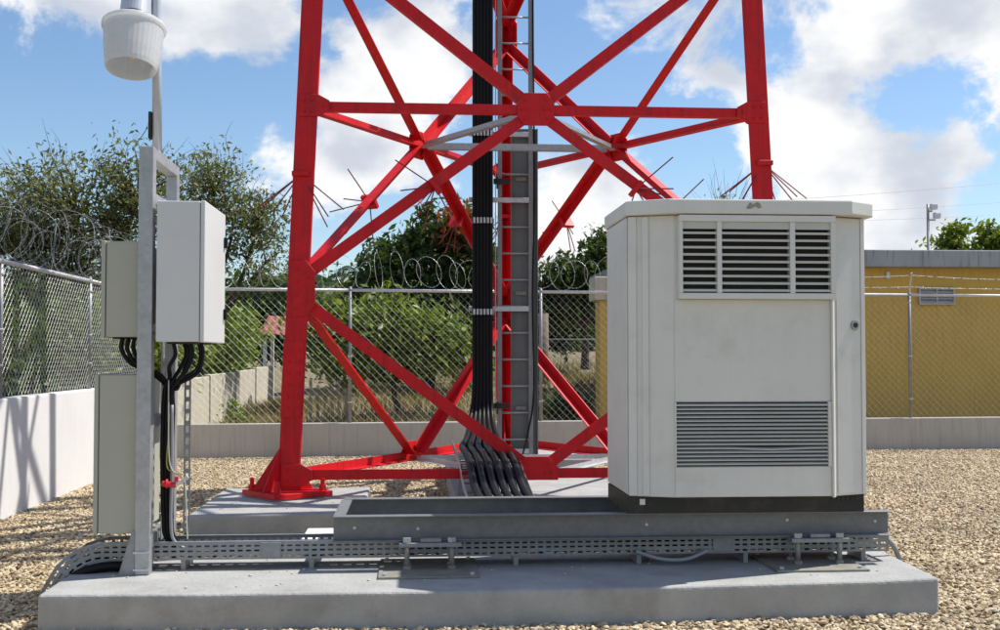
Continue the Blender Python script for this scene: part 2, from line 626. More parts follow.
def gravel_object():
    mb = MB()
    # scatter area: the open parts of the compound
    for (x0, x1, y0, y1) in ((-3.70, -2.0, 3.5, 16.85), (-2.0, 3.06, 5.4, 6.42), (-2.0, 3.06, 7.42, 17.0), (3.06, 12.4, 3.5, 17.5)):
        mb.add([(x0, y0, 0.004), (x1, y0, 0.004), (x1, y1, 0.004), (x0, y1, 0.004)], [(0, 1, 2, 3)])
    o = mb.build('gravel', pm)
    tag(o, 'loose tan river gravel covering the fenced compound', 'gravel', kind='stuff')
    ng = bpy.data.node_groups.new('pebble_scatter', 'GeometryNodeTree')
    ng.interface.new_socket('Geometry', in_out='INPUT', socket_type='NodeSocketGeometry')
    ng.interface.new_socket('Geometry', in_out='OUTPUT', socket_type='NodeSocketGeometry')
    n, l = ng.nodes, ng.links
    gi, go = n.new('NodeGroupInput'), n.new('NodeGroupOutput')
    dp = n.new('GeometryNodeDistributePointsOnFaces')
    dp.inputs['Density'].default_value = 2100
    l.new(gi.outputs[0], dp.inputs['Mesh'])
    ico = n.new('GeometryNodeMeshIcoSphere')
    ico.inputs['Radius'].default_value = 0.0128
    ico.inputs['Subdivisions'].default_value = 2
    spn = n.new('GeometryNodeSetPosition')
    l.new(ico.outputs['Mesh'], spn.inputs['Geometry'])
    ps = n.new('GeometryNodeInputPosition')
    nt_ = n.new('ShaderNodeTexNoise')
    nt_.inputs['Scale'].default_value = 45
    l.new(ps.outputs[0], nt_.inputs['Vector'])
    sb = n.new('ShaderNodeVectorMath')
    sb.operation = 'SUBTRACT'
    l.new(nt_.outputs['Color'], sb.inputs[0])
    sb.inputs[1].default_value = (0.5, 0.5, 0.5)
    sc_ = n.new('ShaderNodeVectorMath')
    sc_.operation = 'SCALE'
    sc_.inputs['Scale'].default_value = 0.022
    l.new(sb.outputs[0], sc_.inputs[0])
    l.new(sc_.outputs[0], spn.inputs['Offset'])
    sm = n.new('GeometryNodeSetMaterial')
    sm.inputs['Material'].default_value = pm
    l.new(spn.outputs[0], sm.inputs['Geometry'])
    ip = n.new('GeometryNodeInstanceOnPoints')
    l.new(dp.outputs['Points'], ip.inputs['Points'])
    l.new(sm.outputs[0], ip.inputs['Instance'])
    rr = n.new('FunctionNodeRandomValue')
    rr.data_type = 'FLOAT_VECTOR'
    rr.inputs['Min'].default_value = (-0.5, -0.5, 0)
    rr.inputs['Max'].default_value = (0.5, 0.5, 6.283)
    l.new(rr.outputs[0], ip.inputs['Rotation'])
    rs = n.new('FunctionNodeRandomValue')
    rs.data_type = 'FLOAT_VECTOR'
    rs.inputs['Min'].default_value = (0.6, 0.5, 0.35)
    rs.inputs['Max'].default_value = (1.9, 1.4, 0.95)
    rs.inputs['Seed'].default_value = 5
    l.new(rs.outputs[0], ip.inputs['Scale'])
    tr = n.new('GeometryNodeTranslateInstances')
    rz = n.new('FunctionNodeRandomValue')
    rz.data_type = 'FLOAT_VECTOR'
    rz.inputs['Min'].default_value = (0, 0, 0.0)
    rz.inputs['Max'].default_value = (0, 0, 0.022)
    rz.inputs['Seed'].default_value = 9
    tr.inputs['Local Space'].default_value = False
    l.new(ip.outputs[0], tr.inputs['Instances'])
    l.new(rz.outputs[0], tr.inputs['Translation'])
    l.new(tr.outputs[0], go.inputs[0])
    md = o.modifiers.new('scatter', 'NODES')
    md.node_group = ng
    return o


gravel_object()

# ------------------------------------------------------------------ boundary walls
def wy(x):
    return 17.0 + 0.08 * (x + 1.0)


lw = MB().box(-3.86, -3.70, 3.0, 16.75, 0.0, 1.105).build('boundary_wall', 'white_wall', bevel=0.012)
tag(lw, 'waist-high white painted wall on the left with tower shadows across it', 'wall')
bw = MB().prism([(-3.86, wy(-3.86)), (12.6, wy(12.6)), (12.6, wy(12.6) + 0.16), (-3.86, wy(-3.86) + 0.16)], 0.0, 0.505).build('boundary_wall', 'grey_wall', bevel=0.012)
tag(bw, 'low grey cement wall running along the back under the mesh fence', 'wall')


# ------------------------------------------------------------------ chain link fences
def chain_panel(p0, p1, z0, z1, pitch=0.08, r=0.0021, inset=0.0):
    """woven diagonal wires between two ground points"""
    p0, p1 = Vector((*p0, 0)), Vector((*p1, 0))
    d = p1 - p0
    Lh = d.length
    d.normalize()
    nrm = Vector((-d.y, d.x, 0))
    H = z1 - z0
    mb = MB()
    for sgn in (1, -1):
        k = -H
        while k < Lh + H:
            # line s = k + sgn*h  (45 degrees)
            if sgn == 1:
                h0, h1 = max(0, -k), min(H, Lh - k)
                a = (k + h0, h0)
                c = (k + h1, h1)
            else:
                h0, h1 = max(0, k - Lh), min(H, k)
                a = (k - h0, h0)
                c = (k - h1, h1)
            if h1 - h0 > 0.02:
                A = p0 + d * a[0] + Vector((0, 0, z0 + a[1])) + nrm * (0.003 * sgn)
                B = p0 + d * c[0] + Vector((0, 0, z0 + c[1])) + nrm * (0.003 * sgn)
                mb.tube([A, B], r * (1.0 if sgn < 0 else 0.72), seg=4, caps=False)  # rising wires drawn thinner: their weaker lighting is put into the thickness
            k += pitch * 1.414
    return mb


def make_fence(label, pts, z0, zr, post_r=0.025, rail_r=0.024, pitch=0.08, wr=0.0013, arms=None):
    th = thing('chain_link_fence', label, 'fence', (pts[0][0], pts[0][1], z0))
    for i, p in enumerate(pts):
        MB().tube([(p[0], p[1], z0), (p[0], p[1], zr + 0.03)], post_r, 10).lathe([(0.0, 0.05), (post_r * 0.8, 0.035), (post_r * 1.15, 0.0), (post_r * 1.15, -0.03)], (p[0], p[1], zr + 0.01), 10).build('post', 'tray', th, smooth=True)
        # tie bands that hold mesh to post
        if i:
            for zz in (z0 + 0.3, (z0 + zr) / 2, zr - 0.12):
                MB().lathe([(post_r * 1.2, -0.012), (post_r * 1.35, 0), (post_r * 1.2, 0.012)], (p[0], p[1], zz), 10).build('tie_band', 'wire', th)
    for a, c in zip(pts[:-1], pts[1:]):
        MB().tube([(a[0], a[1], zr), (c[0], c[1], zr)], rail_r, 10).build('top_rail', 'galv_light', th, smooth=True)
        tag(chain_panel(a, c, z0 + 0.015, zr - 0.01, pitch, wr).build('mesh_panel', 'wire', th), kind='stuff')
    return th


bxs = [-3.62, -0.955, 1.9, 4.85, 7.86, 10.9]
back_pts = [(x, wy(x) + 0.08) for x in bxs]
back_fence = make_fence('long chain-link fence on the low grey wall across the back', back_pts, 0.505, 2.455)
left_pts = [(-3.78, y) for y in (5.1, 7.95, 10.81, 13.70, 16.6)]
left_fence = make_fence('short-posted chain-link fence on top of the white left wall', left_pts, 1.105, 2.36, pitch=0.065, wr=0.0022)


def razor_coil(axis0, axis1, rad, pitch, wire=0.004, tilt=35, jit=0.12, blade=0.010, seg=20):
    """concertina wire: overlapping slanted loops with small barbs"""
    a, c = Vector(axis0), Vector(axis1)
    d = (c - a)
    Ln = d.length
    d.normalize()
    w = d.cross(UP).normalized()
    mb = MB()
    s_ = 0.0
    k = 0
    while s_ < Ln:
        rr = rad * (1 + random.uniform(-jit, jit))
        an = R(tilt) * (1 if random.random() < 0.75 else -1) + random.uniform(-.5, .5)
        hx = (w * math.cos(an) + d * math.sin(an)).normalized()
        up = (UP + d * random.uniform(-.25, .25) + w * random.uniform(-.1, .1)).normalized()
        cc = a + d * s_ + UP * (rr - rad + random.uniform(-.02, .02))
        pts = [cc + hx * (math.cos(2 * math.pi * q / seg) * rr) + up * (math.sin(2 * math.pi * q / seg) * rr) for q in range(seg + 1)]
        mb.tube(pts, wire, 4, caps=False)
        for q in range(seg):
            p = (pts[q] + pts[q + 1]) / 2
            t = (pts[q + 1] - pts[q]).normalized()
            o = t.cross(hx.cross(up)).normalized() * blade
            mb.add([p - t * blade * 1.6, p + o, p + t * blade * 1.6, p - o], [(0, 1, 2, 3)])
        s_ += pitch * random.uniform(0.7, 1.3)
        k += 1
    return mb


UP = Vector((0, 0, 1))
tag(razor_coil((-3.5, wy(-3.5) + 0.08, 2.72), (3.9, wy(3.9) + 0.08, 2.73), 0.235, 0.22, 0.0026, jit=0.2, blade=0.009).build('razor_wire', 'wire', smooth=False),
    'loose loops of razor wire along the top of the back fence', 'razor wire')
tag(razor_coil((-3.78, 5.0, 2.66), (-3.78, 16.5, 2.66), 0.29, 0.16, 0.0019, tilt=45, jit=0.28, blade=0.007).build('razor_wire', 'galv_dull'),
    'dense tangled razor wire coil above the left fence', 'razor wire')


# barbed strands above the right part of the back fence
def barbed(label, x0, x1, z, lean, sag, m='galv_dull'):
    pts = []
    n = 40
    for i in range(n + 1):
        x = x0 + (x1 - x0) * i / n
        ph = ((x - 4.85) / 3.03) % 1.0
        pts.append(Vector((x, wy(x) + 0.08 + lean, z - sag * math.sin(ph * math.pi))))
    mb = MB().tube(pts, 0.0028, 4)
    for i in range(0, n):
        p = pts[i].lerp(pts[i + 1], 0.4)
        for k in range(3):
            o = Vector((random.uniform(-1, 1), random.uniform(-1, 1), random.uniform(-1, 1))).normalized() * 0.045
            mb.tube([p - o * 0.5, p + o], 0.0025, 3)
    return tag(mb.build('barbed_wire', m), label, 'barbed wire')


barbed('sagging barbed wire strand high above the right fence, before the ochre building', 4.85, 10.9, 2.76, -0.12, 0.05)
barbed('lower barbed wire strand just above the fence rail by the ochre building', 4.85, 10.9, 2.58, -0.04, 0.02)
for x in (4.85, 7.86, 10.9):
    MB().tube([(x, wy(x) + 0.08, 2.47), (x - 0.02, wy(x) - 0.06, 2.80)], 0.013, 6).build('barb_arm', 'galv_light', back_fence)

# ------------------------------------------------------------------ concrete slabs
def slab(label, poly, z1, z0=-0.02, bev=0.02, m='pad'):
    o = MB().prism(poly, z0, z1).build('concrete_pad', m, bevel=bev, seg=3)
    return tag(o, label, 'concrete pad')


def rect(x0, x1, y0, y1):
    return [(x0, y0), (x1, y0), (x1, y1), (x0, y1)]


# front pad has a slightly wavy cast edge
fp = [(-2.015, 6.375)]
for i in range(1, 12):
    t = i / 12
    fp.append((-2.015 + 5.04 * t, 6.375 - 0.075 * math.sin(t * math.pi) + 0.085 * t * t + 0.006 * math.sin(i * 2.2)))
fp += [(3.025, 6.49), (3.075, 7.45), (-2.035, 7.42)]
slab('long low grey concrete pad in front that carries the equipment cabinet', fp, 0.214)
slab('grey concrete footing under the left tower leg', rect(-1.77, -0.42, 9.17, 11.0), 0.25)
slab('pale concrete slab behind the steel beams where the feeder cables land', rect(-0.02, 2.32, 8.85, 10.15), 0.24)
slab('concrete strip running back beneath the feeder cables to the rear leg', rect(0.36, 2.0, 10.16, 13.1), 0.21)
slab('concrete footing under the rear tower leg', rect(0.40, 2.05, 13.12, 15.2), 0.31)
slab('concrete footing under the right tower leg behind the cabinet', rect(2.60, 3.72, 9.3, 11.0), 0.25)
tag(MB().box(-0.74, -0.50, 7.60, 8.10, -0.01, 0.30).build('concrete_block', M['white_wall'], bevel=0.01), 'small pale concrete block at the left end of the steel beams', 'block')

# ================================================================== TOWER
CX, CY, L0, KB = 1.095, 11.61, 4.61, 0.080
ZTOP = 14.0


def tl(i, z):
    Ls = L0 - KB * (z - 0.25)
    return Vector(((CX - Ls / 2, CX + Ls / 2, CX)[i], (CY - Ls / 3.4641, CY - Ls / 3.4641, CY + Ls / 1.73205)[i], z))


tower = thing('lattice_tower', 'tall red three-legged steel lattice tower with crossed bracing', 'tower', (CX, CY, 0.25))
ZB = [0.25, 0.25, 0.31]
leg_objs = []
for i in range(3):
    o1, o2 = tl((i + 1) % 3, 1) - tl(i, 1), tl((i + 2) % 3, 1) - tl(i, 1)
    o1.normalize()
    o2.normalize()
    wd, th = 0.185, 0.02
    q = o1 * wd + o2 * 0
    # 60 degree angle profile in plan
    bis = (o1 + o2).normalized()
    tw = th / math.sin(R(60))
    prof = [Vector((0, 0, 0)), o1 * wd, o1 * wd + o2 * tw, o1 * tw + o2 * tw, o2 * wd + o1 * tw, o2 * wd]
    mb = MB()
    n = 6
    vs = [tl(i, z) + p for z in (ZB[i] + 0.03, ZTOP) for p in prof]
    mb.add(vs, [tuple(range(n - 1, -1, -1)), tuple(range(n, 2 * n))] + [(k, (k + 1) % n, n + (k + 1) % n, n + k) for k in range(n)])
    lg = mb.build('leg', 'red', tower, bevel=0.004, seg=1)
    leg_objs.append(lg)
    c = tl(i, ZB[i]) + bis * 0.10
    # rotated base plate, stiffeners, anchor bolts
    ang = math.atan2(bis.y, bis.x) + R(6)
    mt = Matrix.Translation((c.x, c.y, ZB[i])) @ Matrix.Rotation(ang, 4, 'Z')
    MB().box(-0.29, 0.29, -0.29, 0.29, 0.012, 0.058, mt).build('base_plate', 'red', lg, bevel=0.006)
    MB().box(-0.27, 0.27, -0.27, 0.27, 0.0, 0.012, mt).build('grout', 'pad', lg)
    for (sx, sy) in ((-1, -1), (-1, 1), (1, -1), (1, 1)):
        p = mt @ Vector((sx * 0.225, sy * 0.225, 0.058))
        b_ = MB().tube([p, p + Vector((0, 0, 0.045))], 0.034, 6).tube([p, p + Vector((0, 0, 0.105))], 0.02, 8)
        b_.build('anchor_bolt', 'red', lg)
    # triangular stiffeners
    for dv in (-o1, -o2, bis):
        s_ = tl(i, ZB[i] + 0.058) + (bis * 0.02 if dv != bis else bis * 0.10)
        e = s_ + Vector((dv.x, dv.y, 0)) * 0.24
        t_ = tl(i, ZB[i] + 0.45) + (bis * 0.02 if dv != bis else bis * 0.06)
        nn = Vector((dv.y, -dv.x, 0)) * 0.009
        MB().add([s_ - nn, e - nn, t_ - nn, s_ + nn, e + nn, t_ + nn], [(0, 1, 2), (5, 4, 3), (0, 3, 4, 1), (1, 4, 5, 2), (2, 5, 3, 0)]).build('stiffener', 'red', lg)
    # splice plates with bolts, on the two outer faces
    for (od, oo) in ((o1, o2), (o2, o1)):
        nrm = Vector((od.y, -od.x, 0))
        if nrm.dot(bis) > 0:
            nrm = -nrm
        z0_, z1_ = 0.95, 1.62
        mb = MB()
        p = [tl(i, z0_) + od * 0.012, tl(i, z0_) + od * 0.178, tl(i, z1_) + od * 0.178, tl(i, z1_) + od * 0.012]
        mb.add([v + nrm * 0.001 for v in p] + [v + nrm * 0.016 for v in p], [(0, 1, 2, 3), (7, 6, 5, 4), (0, 4, 5, 1), (1, 5, 6, 2), (2, 6, 7, 3), (3, 7, 4, 0)])
        sp_ = mb.build('splice_plate', 'red', lg)
        bm_ = MB()
        for zz in np.linspace(z0_ + 0.08, z1_ - 0.08, 6):
            for uu in (0.05, 0.14):
                q = tl(i, zz) + od * uu + nrm * 0.016
                bm_.tube([q, q + nrm * 0.014], 0.014, 6)
        tag(bm_.build('bolt_heads', 'red', lg), kind='stuff')


def angle(name, p0, p1, nrm, w, t, parent, m='red', flip=1, lg=1):
    """L-section: one flange flat in the face (normal nrm), the other turned inwards"""
    p0, p1 = Vector(p0), Vector(p1)
    d = (p1 - p0).normalized()
    u = d.cross(nrm).normalized() * flip
    n = -Vector(nrm)
    prof = [(-w / 2, 0), (w / 2, 0), (w / 2, t), (-w / 2 + t, t), (-w / 2 + t, w * lg), (-w / 2, w * lg)]
    return MB().sweep(prof, p0, p1, u, n).build(name, m, parent)


def plate(name, c, u, v, n, poly, t, parent, m='red'):
    mt = Matrix.Translation(c) @ Matrix((u, v, n)).transposed().to_4x4()
    return MB().prism(poly, 0, t, mt).build(name, m, parent, bevel=0.002, seg=1)


def bolts_on(c, u, v, n, offs, parent, r=0.013):
    bm_ = MB()
    for a, b_ in offs:
        q = c + u * a + v * b_
        bm_.tube([q, q + n * 0.016], r, 6)
    return tag(bm_.build('bolt_heads', 'red', parent), kind='stuff')


LEV = [0.44, 2.09, 3.74, 5.39, 7.45, 9.75, 12.0, 13.7]   # alternating face-centre and leg nodes
ZC = LEV[0::2]                           # face centre nodes (with horizontals)
ZL = LEV[1::2]                           # leg nodes
faces = [(0, 1), (2, 0), (1, 2)]
UP = Vector((0, 0, 1))
spikes_at = []
for fi, (i, j) in enumerate(faces):
    ex = (tl(j, 1) - tl(i, 1)).normalized()
    nrm = ex.cross(UP)                       # outward for face order
    cen = (tl(i, 1) + tl(j, 1)) / 2 - Vector((CX, CY, 1))
    if nrm.dot(cen) < 0:
        nrm = -nrm
    for k, z in enumerate(ZC):
        mid = (tl(i, z) + tl(j, z)) / 2
        dz = -0.025
        ins = -nrm * 0.022
        w = 0.085 if k else 0.09
        # two half horizontals
        angle('horizontal_brace', tl(i, z) + ex * 0.12 + ins, mid + ins, nrm, w, 0.012, tower, flip=-1)
        angle('horizontal_brace', mid + ins, tl(j, z) - ex * 0.12 + ins, nrm, w, 0.012, tower, flip=-1)
        # centre gusset
        if k == 0:
            poly = [(-0.19, -0.06), (0.19, -0.06), (0.19, 0.05), (0.10, 0.15), (-0.10, 0.15), (-0.19, 0.05)]
        else:
            poly = [(-0.17, -0.07), (-0.10, -0.15), (0.10, -0.15), (0.17, -0.07), (0.17, 0.07), (0.10, 0.15), (-0.10, 0.15), (-0.17, 0.07)]
        if z > 6:
            poly = [(a_ * 0.6, b_ * 0.6) for a_, b_ in poly]
        gp = plate('gusset', mid - nrm * 0.02, ex, UP, nrm, poly, 0.014, tower)
        if z < 6:
            bolts_on(mid - nrm * 0.006, ex, UP, nrm, [(-0.13, 0.0), (-0.08, 0.0), (0.08, 0), (0.13, 0), (-0.10, 0.09), (0.10, 0.09)] + ([(-0.10, -0.09), (0.10, -0.09)] if k else []), gp)
        # gusset at legs for horizontals
        for (a, s) in ((i, 1), (j, -1)):
            g_ = plate('gusset', tl(a, z) + ex * s * 0.0 - nrm * 0.02 * 0 + nrm * 0.002, ex * s, UP, nrm if True else nrm,
                       [(0.03, -0.10), (0.20, -0.10), (0.30, -0.045), (0.30, 0.045), (0.20, 0.10), (0.03, 0.10)], 0.012, tower)
            if z < 6 and fi == 0:
                bolts_on(tl(a, z) + nrm * 0.014, ex * s, UP, nrm, [(0.07, 0.05), (0.07, -0.05), (0.24, 0), (0.14, 0.05), (0.14, -0.05)], g_)
    for k, z in enumerate(ZL):
        for (a, s, oth) in ((i, 1, j), (j, -1, i)):
            node = tl(a, z) + ex * s * 0.13 - nrm * 0.03
            g_ = plate('gusset', tl(a, z) + nrm * 0.002, ex * s, UP, nrm, [(0.03, -0.25), (0.17, -0.25), (0.25, -0.15), (0.25, 0.15), (0.17, 0.25), (0.03, 0.25)] if z < 6 else [(0.03, -0.14), (0.2, -0.10), (0.2, 0.10), (0.03, 0.14)], 0.012, tower)
            if z < 6 and fi == 0:
                bolts_on(tl(a, z) + nrm * 0.014, ex * s, UP, nrm, [(0.08, -0.18), (0.08, -0.06), (0.08, 0.06), (0.08, 0.18), (0.18, 0.1), (0.18, -0.1)], g_)
            for zc in [q_ for q_ in (LEV[2 * k], LEV[2 * k + 2] if 2 * k + 2 < len(LEV) else None) if q_]:
                mid = (tl(i, zc) + tl(j, zc)) / 2 - nrm * 0.03
                dd = (mid - node).normalized()
                su = 1 if zc > z else -1
                angle('diagonal_brace', node + UP * su * 0.10, mid - dd * 0.10, nrm, 0.105, 0.012, tower, flip=1 if (s * su) > 0 else -1)
                if k == 0 and zc > z:
                    t_ = (3.02 - node.z) / (mid.z - node.z)
                    spikes_at.append((node.lerp(mid, t_) + nrm * 0.02, dd, nrm))
# plan bracing (bare galvanised)
for k, z in enumerate(ZC):
    ms = [(tl(a, z) + tl(b_, z)) / 2 for a, b_ in faces]
    for a in range(3):
        p, q = ms[a], ms[(a + 1) % 3]
        dd = (q - p).normalized()
        angle('plan_brace', p + dd * 0.12 - UP * 0.05, q - dd * 0.12 - UP * 0.05, Vector((0, 0, -1)), 0.07 if k else 0.05, 0.008, tower, m='galv_light' if k == 0 else 'galv')


# anti-climb rods
def spike_set(c, dirs, ln, parent, axis):
    u = axis.orthogonal().normalized()
    col = MB()
    mt = Matrix.Translation(c) @ axis.to_track_quat('Z', 'Y').to_matrix().to_4x4()
    col.box(-0.075, 0.075, -0.075, 0.075, -0.022, 0.022, mt)
    co = col.build('anti_climb_collar', 'red', parent, bevel=0.004, seg=1)
    for d in dirs:
        d = Vector(d).normalized()
        l_ = ln * random.uniform(0.85, 1.12)
        MB().tube([c + d * 0.04, c + d * l_], 0.0062, 5).build('spike', 'spike', co)


for (c, dd, nrm) in spikes_at:
    side = dd.cross(nrm).normalized()
    dirs = [(-dd + side * 0.75 + nrm * 0.25), (-dd * 0.2 + side + nrm * 0.1), (-dd * 0.9 - side * 0.45 + nrm * 0.5), (-dd * 0.35 - side + nrm * 0.1), (-dd * 0.8 + nrm * 0.9 + side * .2), (-dd * 0.9 + side * 0.35 - nrm * 0.3)]
    spike_set(c, dirs, 0.40, tower, dd)
for i in range(3):
    c = tl(i, (3.12, 3.27, 3.2)[i])
    cc_ = c + Vector((CX - c.x, CY - c.y, 0)).normalized() * 0.08
    dirs = []
    for sx in (-1, 1):
        dirs += [(sx * 0.95, -0.1, -0.78), (sx * 0.62, -0.35, -0.95), (sx * 0.78, 0.25, -0.62), (sx * 0.45, 0.4, -0.9)]
    spike_set(cc_, dirs, 0.50, tower, Vector((0, 0, 1)))

# ------------------------------------------------------------------ access ladder with guard sheet
LY = 12.95
lad = thing('access_ladder', 'narrow galvanised access ladder climbing the middle of the red tower', 'ladder', (1.13, LY, 0.31))
for x in (0.955, 1.305):
    MB().box(x - 0.024, x + 0.024, LY - 0.012, LY + 0.018, 0.33 if x < 1 else 0.30, ZTOP - 1).build('stile', 'tray', lad, bevel=0.003, seg=1)
z = 0.55
k = 0
while z < ZTOP - 1:
    o = MB().tube([(0.955, LY, z), (1.305, LY, z)], 0.0105, 8).build('rung', 'galv', lad, smooth=True)
    z += 0.30
    k += 1
for zz in (0.42, 2.02, 3.25, 4.0, 5.6, 7.2):
    MB().box(0.60, 1.28, LY - 0.05, LY - 0.02, zz - 0.028, zz + 0.028).build('standoff_bracket', 'galv_light', lad, bevel=0.003, seg=1)
gs = thing('anti_climb_sheet', 'tall grey steel sheet fixed behind the lower ladder', 'panel', (1.2, LY + 0.06, 0.3))
MB().box(1.09, 1.385, LY + 0.055, LY + 0.062, 0.27, 4.08).build('sheet', 'sheet', gs)
for x in (1.09, 1.385):
    MB().box(x - 0.006, x + 0.006, LY + 0.02, LY + 0.0545, 0.27, 4.08).build('folded_edge', 'sheet', gs)
for zz in (0.9, 2.2, 3.5):
    MB().box(1.14, 1.26, LY + 0.03, LY + 0.054, zz - 0.02, zz + 0.02).build('cleat', 'steel_dark', gs)
# safety wire rope with clamps
tag(MB().tube([(0.905, LY - 0.03, 0.4), (0.905, LY - 0.03, ZTOP - 1)], 0.006, 6).build('safety_rope', 'wire'), 'thin steel fall-arrest rope left of the ladder', 'wire rope')
for zz, lab in ((0.93, 'lower black clamp gripping the ladder stile near the rear footing'), (3.46, 'upper black clamp on the ladder stile below the grey bracing')):
    c_ = MB().box(0.88, 1.06, LY - 0.07, LY - 0.025, zz - 0.03, zz + 0.03).tube([(0.92, LY - 0.09, zz - 0.09), (0.92, LY - 0.09, zz + 0.05)], 0.012, 6)
    tag(c_.build('rope_clamp', 'black_metal', bevel=0.004), lab, 'clamp')
tag(MB().tube(crom([(1.345, LY - 0.03, ZTOP - 1), (1.33, LY - 0.03, 6), (1.345, LY - 0.04, 3.5), (1.325, LY - 0.03, 2.2), (1.335, LY - 0.05, 1.1), (1.27, LY - 0.08, 0.65), (1.18, LY - 0.2, 0.34)]), 0.011, 6).build('thin_cable', 'black', smooth=True), 'single thin black cable hanging down the right ladder stile', 'cable')

# ------------------------------------------------------------------ feeder cables
fid = 0
for row in range(2):
    for k in range(6 if row == 0 else 5):
        x = 0.655 + 0.038 * k + (0.018 if row else 0)
        yv = 12.78 + 0.045 * row
        xl = 0.46 + 0.078 * k + (0.03 if row else 0)
        dz = 0.055 * (1 - row)
        pts = [(x, yv, ZTOP - 0.6), (x, yv, 8), (x, yv, 4), (x + random.uniform(-.004, .004), yv, 2.0), (x, yv, 1.15),
               (x + (xl - x) * 0.25, yv - 0.18, 0.74 + dz), (x + (xl - x) * 0.6, yv - 0.9, 0.60 + dz), (xl, 11.2, 0.555 + dz),
               (xl, 10.35, 0.55 + dz + random.uniform(0, .012)), (xl + 0.015, 9.95, 0.50 + dz), (xl + 0.03, 9.45, 0.37 + dz), (xl + 0.05, 9.0, 0.315 + dz), (xl + 0.05, 8.3, 0.30 + dz)]
        r_ = 0.0255 if row == 0 else 0.022
        cp = crom(pts, 9)
        o = MB().tube(cp, [r_ * (0.86 + 0.42 * min(1.0, max(0.0, (0.95 - p.z) / 0.4))) for p in cp], 10).build('feeder_cable', 'black', smooth=True)
        ordn = ['leftmost', 'second', 'third', 'fourth', 'fifth', 'rightmost'][k]
        lab = ('%s black feeder cable from the left in the front layer of the bundle' % ordn) if row == 0 else '%s black feeder cable of the back layer, behind the front row' % ordn
        if row == 0 and ordn in ('leftmost', 'rightmost'):
            lab = '%s black feeder cable in the front layer of the bundle' % ordn
        tag(o, lab, 'cable', 'feeder cables running down the tower')
for zz in (1.98, 3.0, 3.98, 5.55, 7.1):
    th_ = thing('cable_hanger', 'steel hanger clips across the feeder cables at %s' % {1.98: 'the height of the fence top', 3.0: 'the height of the anti-climb rods', 3.98: 'the plan bracing', 5.55: 'the top edge of the photo', 7.1: 'the upper tower'}[zz], 'cable clip', (0.74, 12.75, zz), 'cable hanger clips')
    for k in range(6):
        x = 0.655 + 0.038 * k
        MB().box(x - 0.012, x + 0.012, 12.735, 12.755, zz - 0.032, zz + 0.032).build('clip', 'galv_light', th_, bevel=0.002, seg=1)
    MB().box(0.63, 0.88, 12.815, 12.83, zz - 0.03, zz + 0.03).build('hanger_bar', 'galv', th_)
# slotted tray that carries them to the slab
ct = thing('feeder_tray', 'slotted steel tray under the feeder cables on the tower slab', 'cable tray', (0.66, 9.6, 0.24))
for x in (0.40, 0.94):
    mb = MB()
    P_ = crom([(x, 12.3, 0.52), (x, 11.2, 0.50), (x, 10.3, 0.48), (x, 9.9, 0.42), (x + 0.03, 9.4, 0.29), (x + 0.05, 9.0, 0.25), (x + .05, 8.9, 0.25)], 8)
    for a, c in zip(P_[:-1], P_[1:]):
        mb.add([a, c, c + UP * 0.07, a + UP * 0.07], [(0, 1, 2, 3)])
    solid(mb.build('side_rail', 'galv', ct), 0.003)
for k in range(16):
    t = k / 15
    y = 12.2 - 3.2 * t
    zt = np.interp(y, [8.9, 9.0, 9.4, 9.9, 10.3, 12.3], [0.25, 0.25, 0.29, 0.42, 0.48, 0.52])
    dx = np.interp(y, [8.9, 9.0, 9.4, 9.9], [0.05, 0.05, 0.03, 0])
    box('cross_strip', 'galv', ct, 0.402 + dx, 0.938 + dx, y - 0.05, y + 0.05, zt - 0.004, zt)
for x in (0.42, 0.92):
    box('tray_foot', 'galv', ct, x - 0.02, x + 0.02, 10.7, 10.74, 0.21, 0.48)

# ================================================================== STEEL BEAM FRAME UNDER THE CABINET
fr = thing('steel_beam_frame', 'rectangular galvanised channel frame on short posts carrying the cabinet', 'steel frame', (1.23, 7.35, 0.214))
ZB0, ZB1 = 0.384, 0.537


def channel(name, x0, x1, yweb, sgn, parent):
    """C channel along X, web at yweb, flanges pointing sgn in Y"""
    f_, t_ = 0.075, 0.009
    prof = [(0, ZB0), (f_, ZB0), (f_, ZB0 + t_), (t_, ZB0 + t_), (t_, ZB1 - t_), (f_, ZB1 - t_), (f_, ZB1), (0, ZB1)]
    prof = [(yweb + sgn * a, b_) for a, b_ in prof]
    n = len(prof)
    mb = MB()
    vs = [(x, a, b_) for x in (x0, x1) for a, b_ in prof]
    fs = [(0, 1, 2, 3), (0, 3, 4, 7), (4, 5, 6, 7), (8, 11, 10, 9), (8, 15, 12, 11), (12, 15, 14, 13)]
    fs += [(k, n + k, n + (k + 1) % n, (k + 1) % n) for k in range(n)]
    return mb.add(vs, fs).build(name, 'beam', parent, bevel=0.003, seg=1)


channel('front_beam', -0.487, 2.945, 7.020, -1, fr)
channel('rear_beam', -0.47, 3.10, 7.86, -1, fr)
# end channel
for xe in (-0.486, ):
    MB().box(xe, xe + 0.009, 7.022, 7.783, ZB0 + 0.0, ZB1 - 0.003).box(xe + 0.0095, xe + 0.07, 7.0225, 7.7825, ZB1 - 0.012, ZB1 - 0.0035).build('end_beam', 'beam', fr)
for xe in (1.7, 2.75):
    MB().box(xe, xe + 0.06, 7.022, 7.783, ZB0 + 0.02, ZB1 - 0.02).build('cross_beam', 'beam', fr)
for x in (-0.36, 0.02, 1.42, 2.3, 2.86):
    q = Vector((x, 7.019, 0.46 + random.uniform(-.02, .02)))
    MB().tube([q, q - Vector((0, 0.012, 0))], 0.010, 6).build('bolt', 'galv_light', fr)


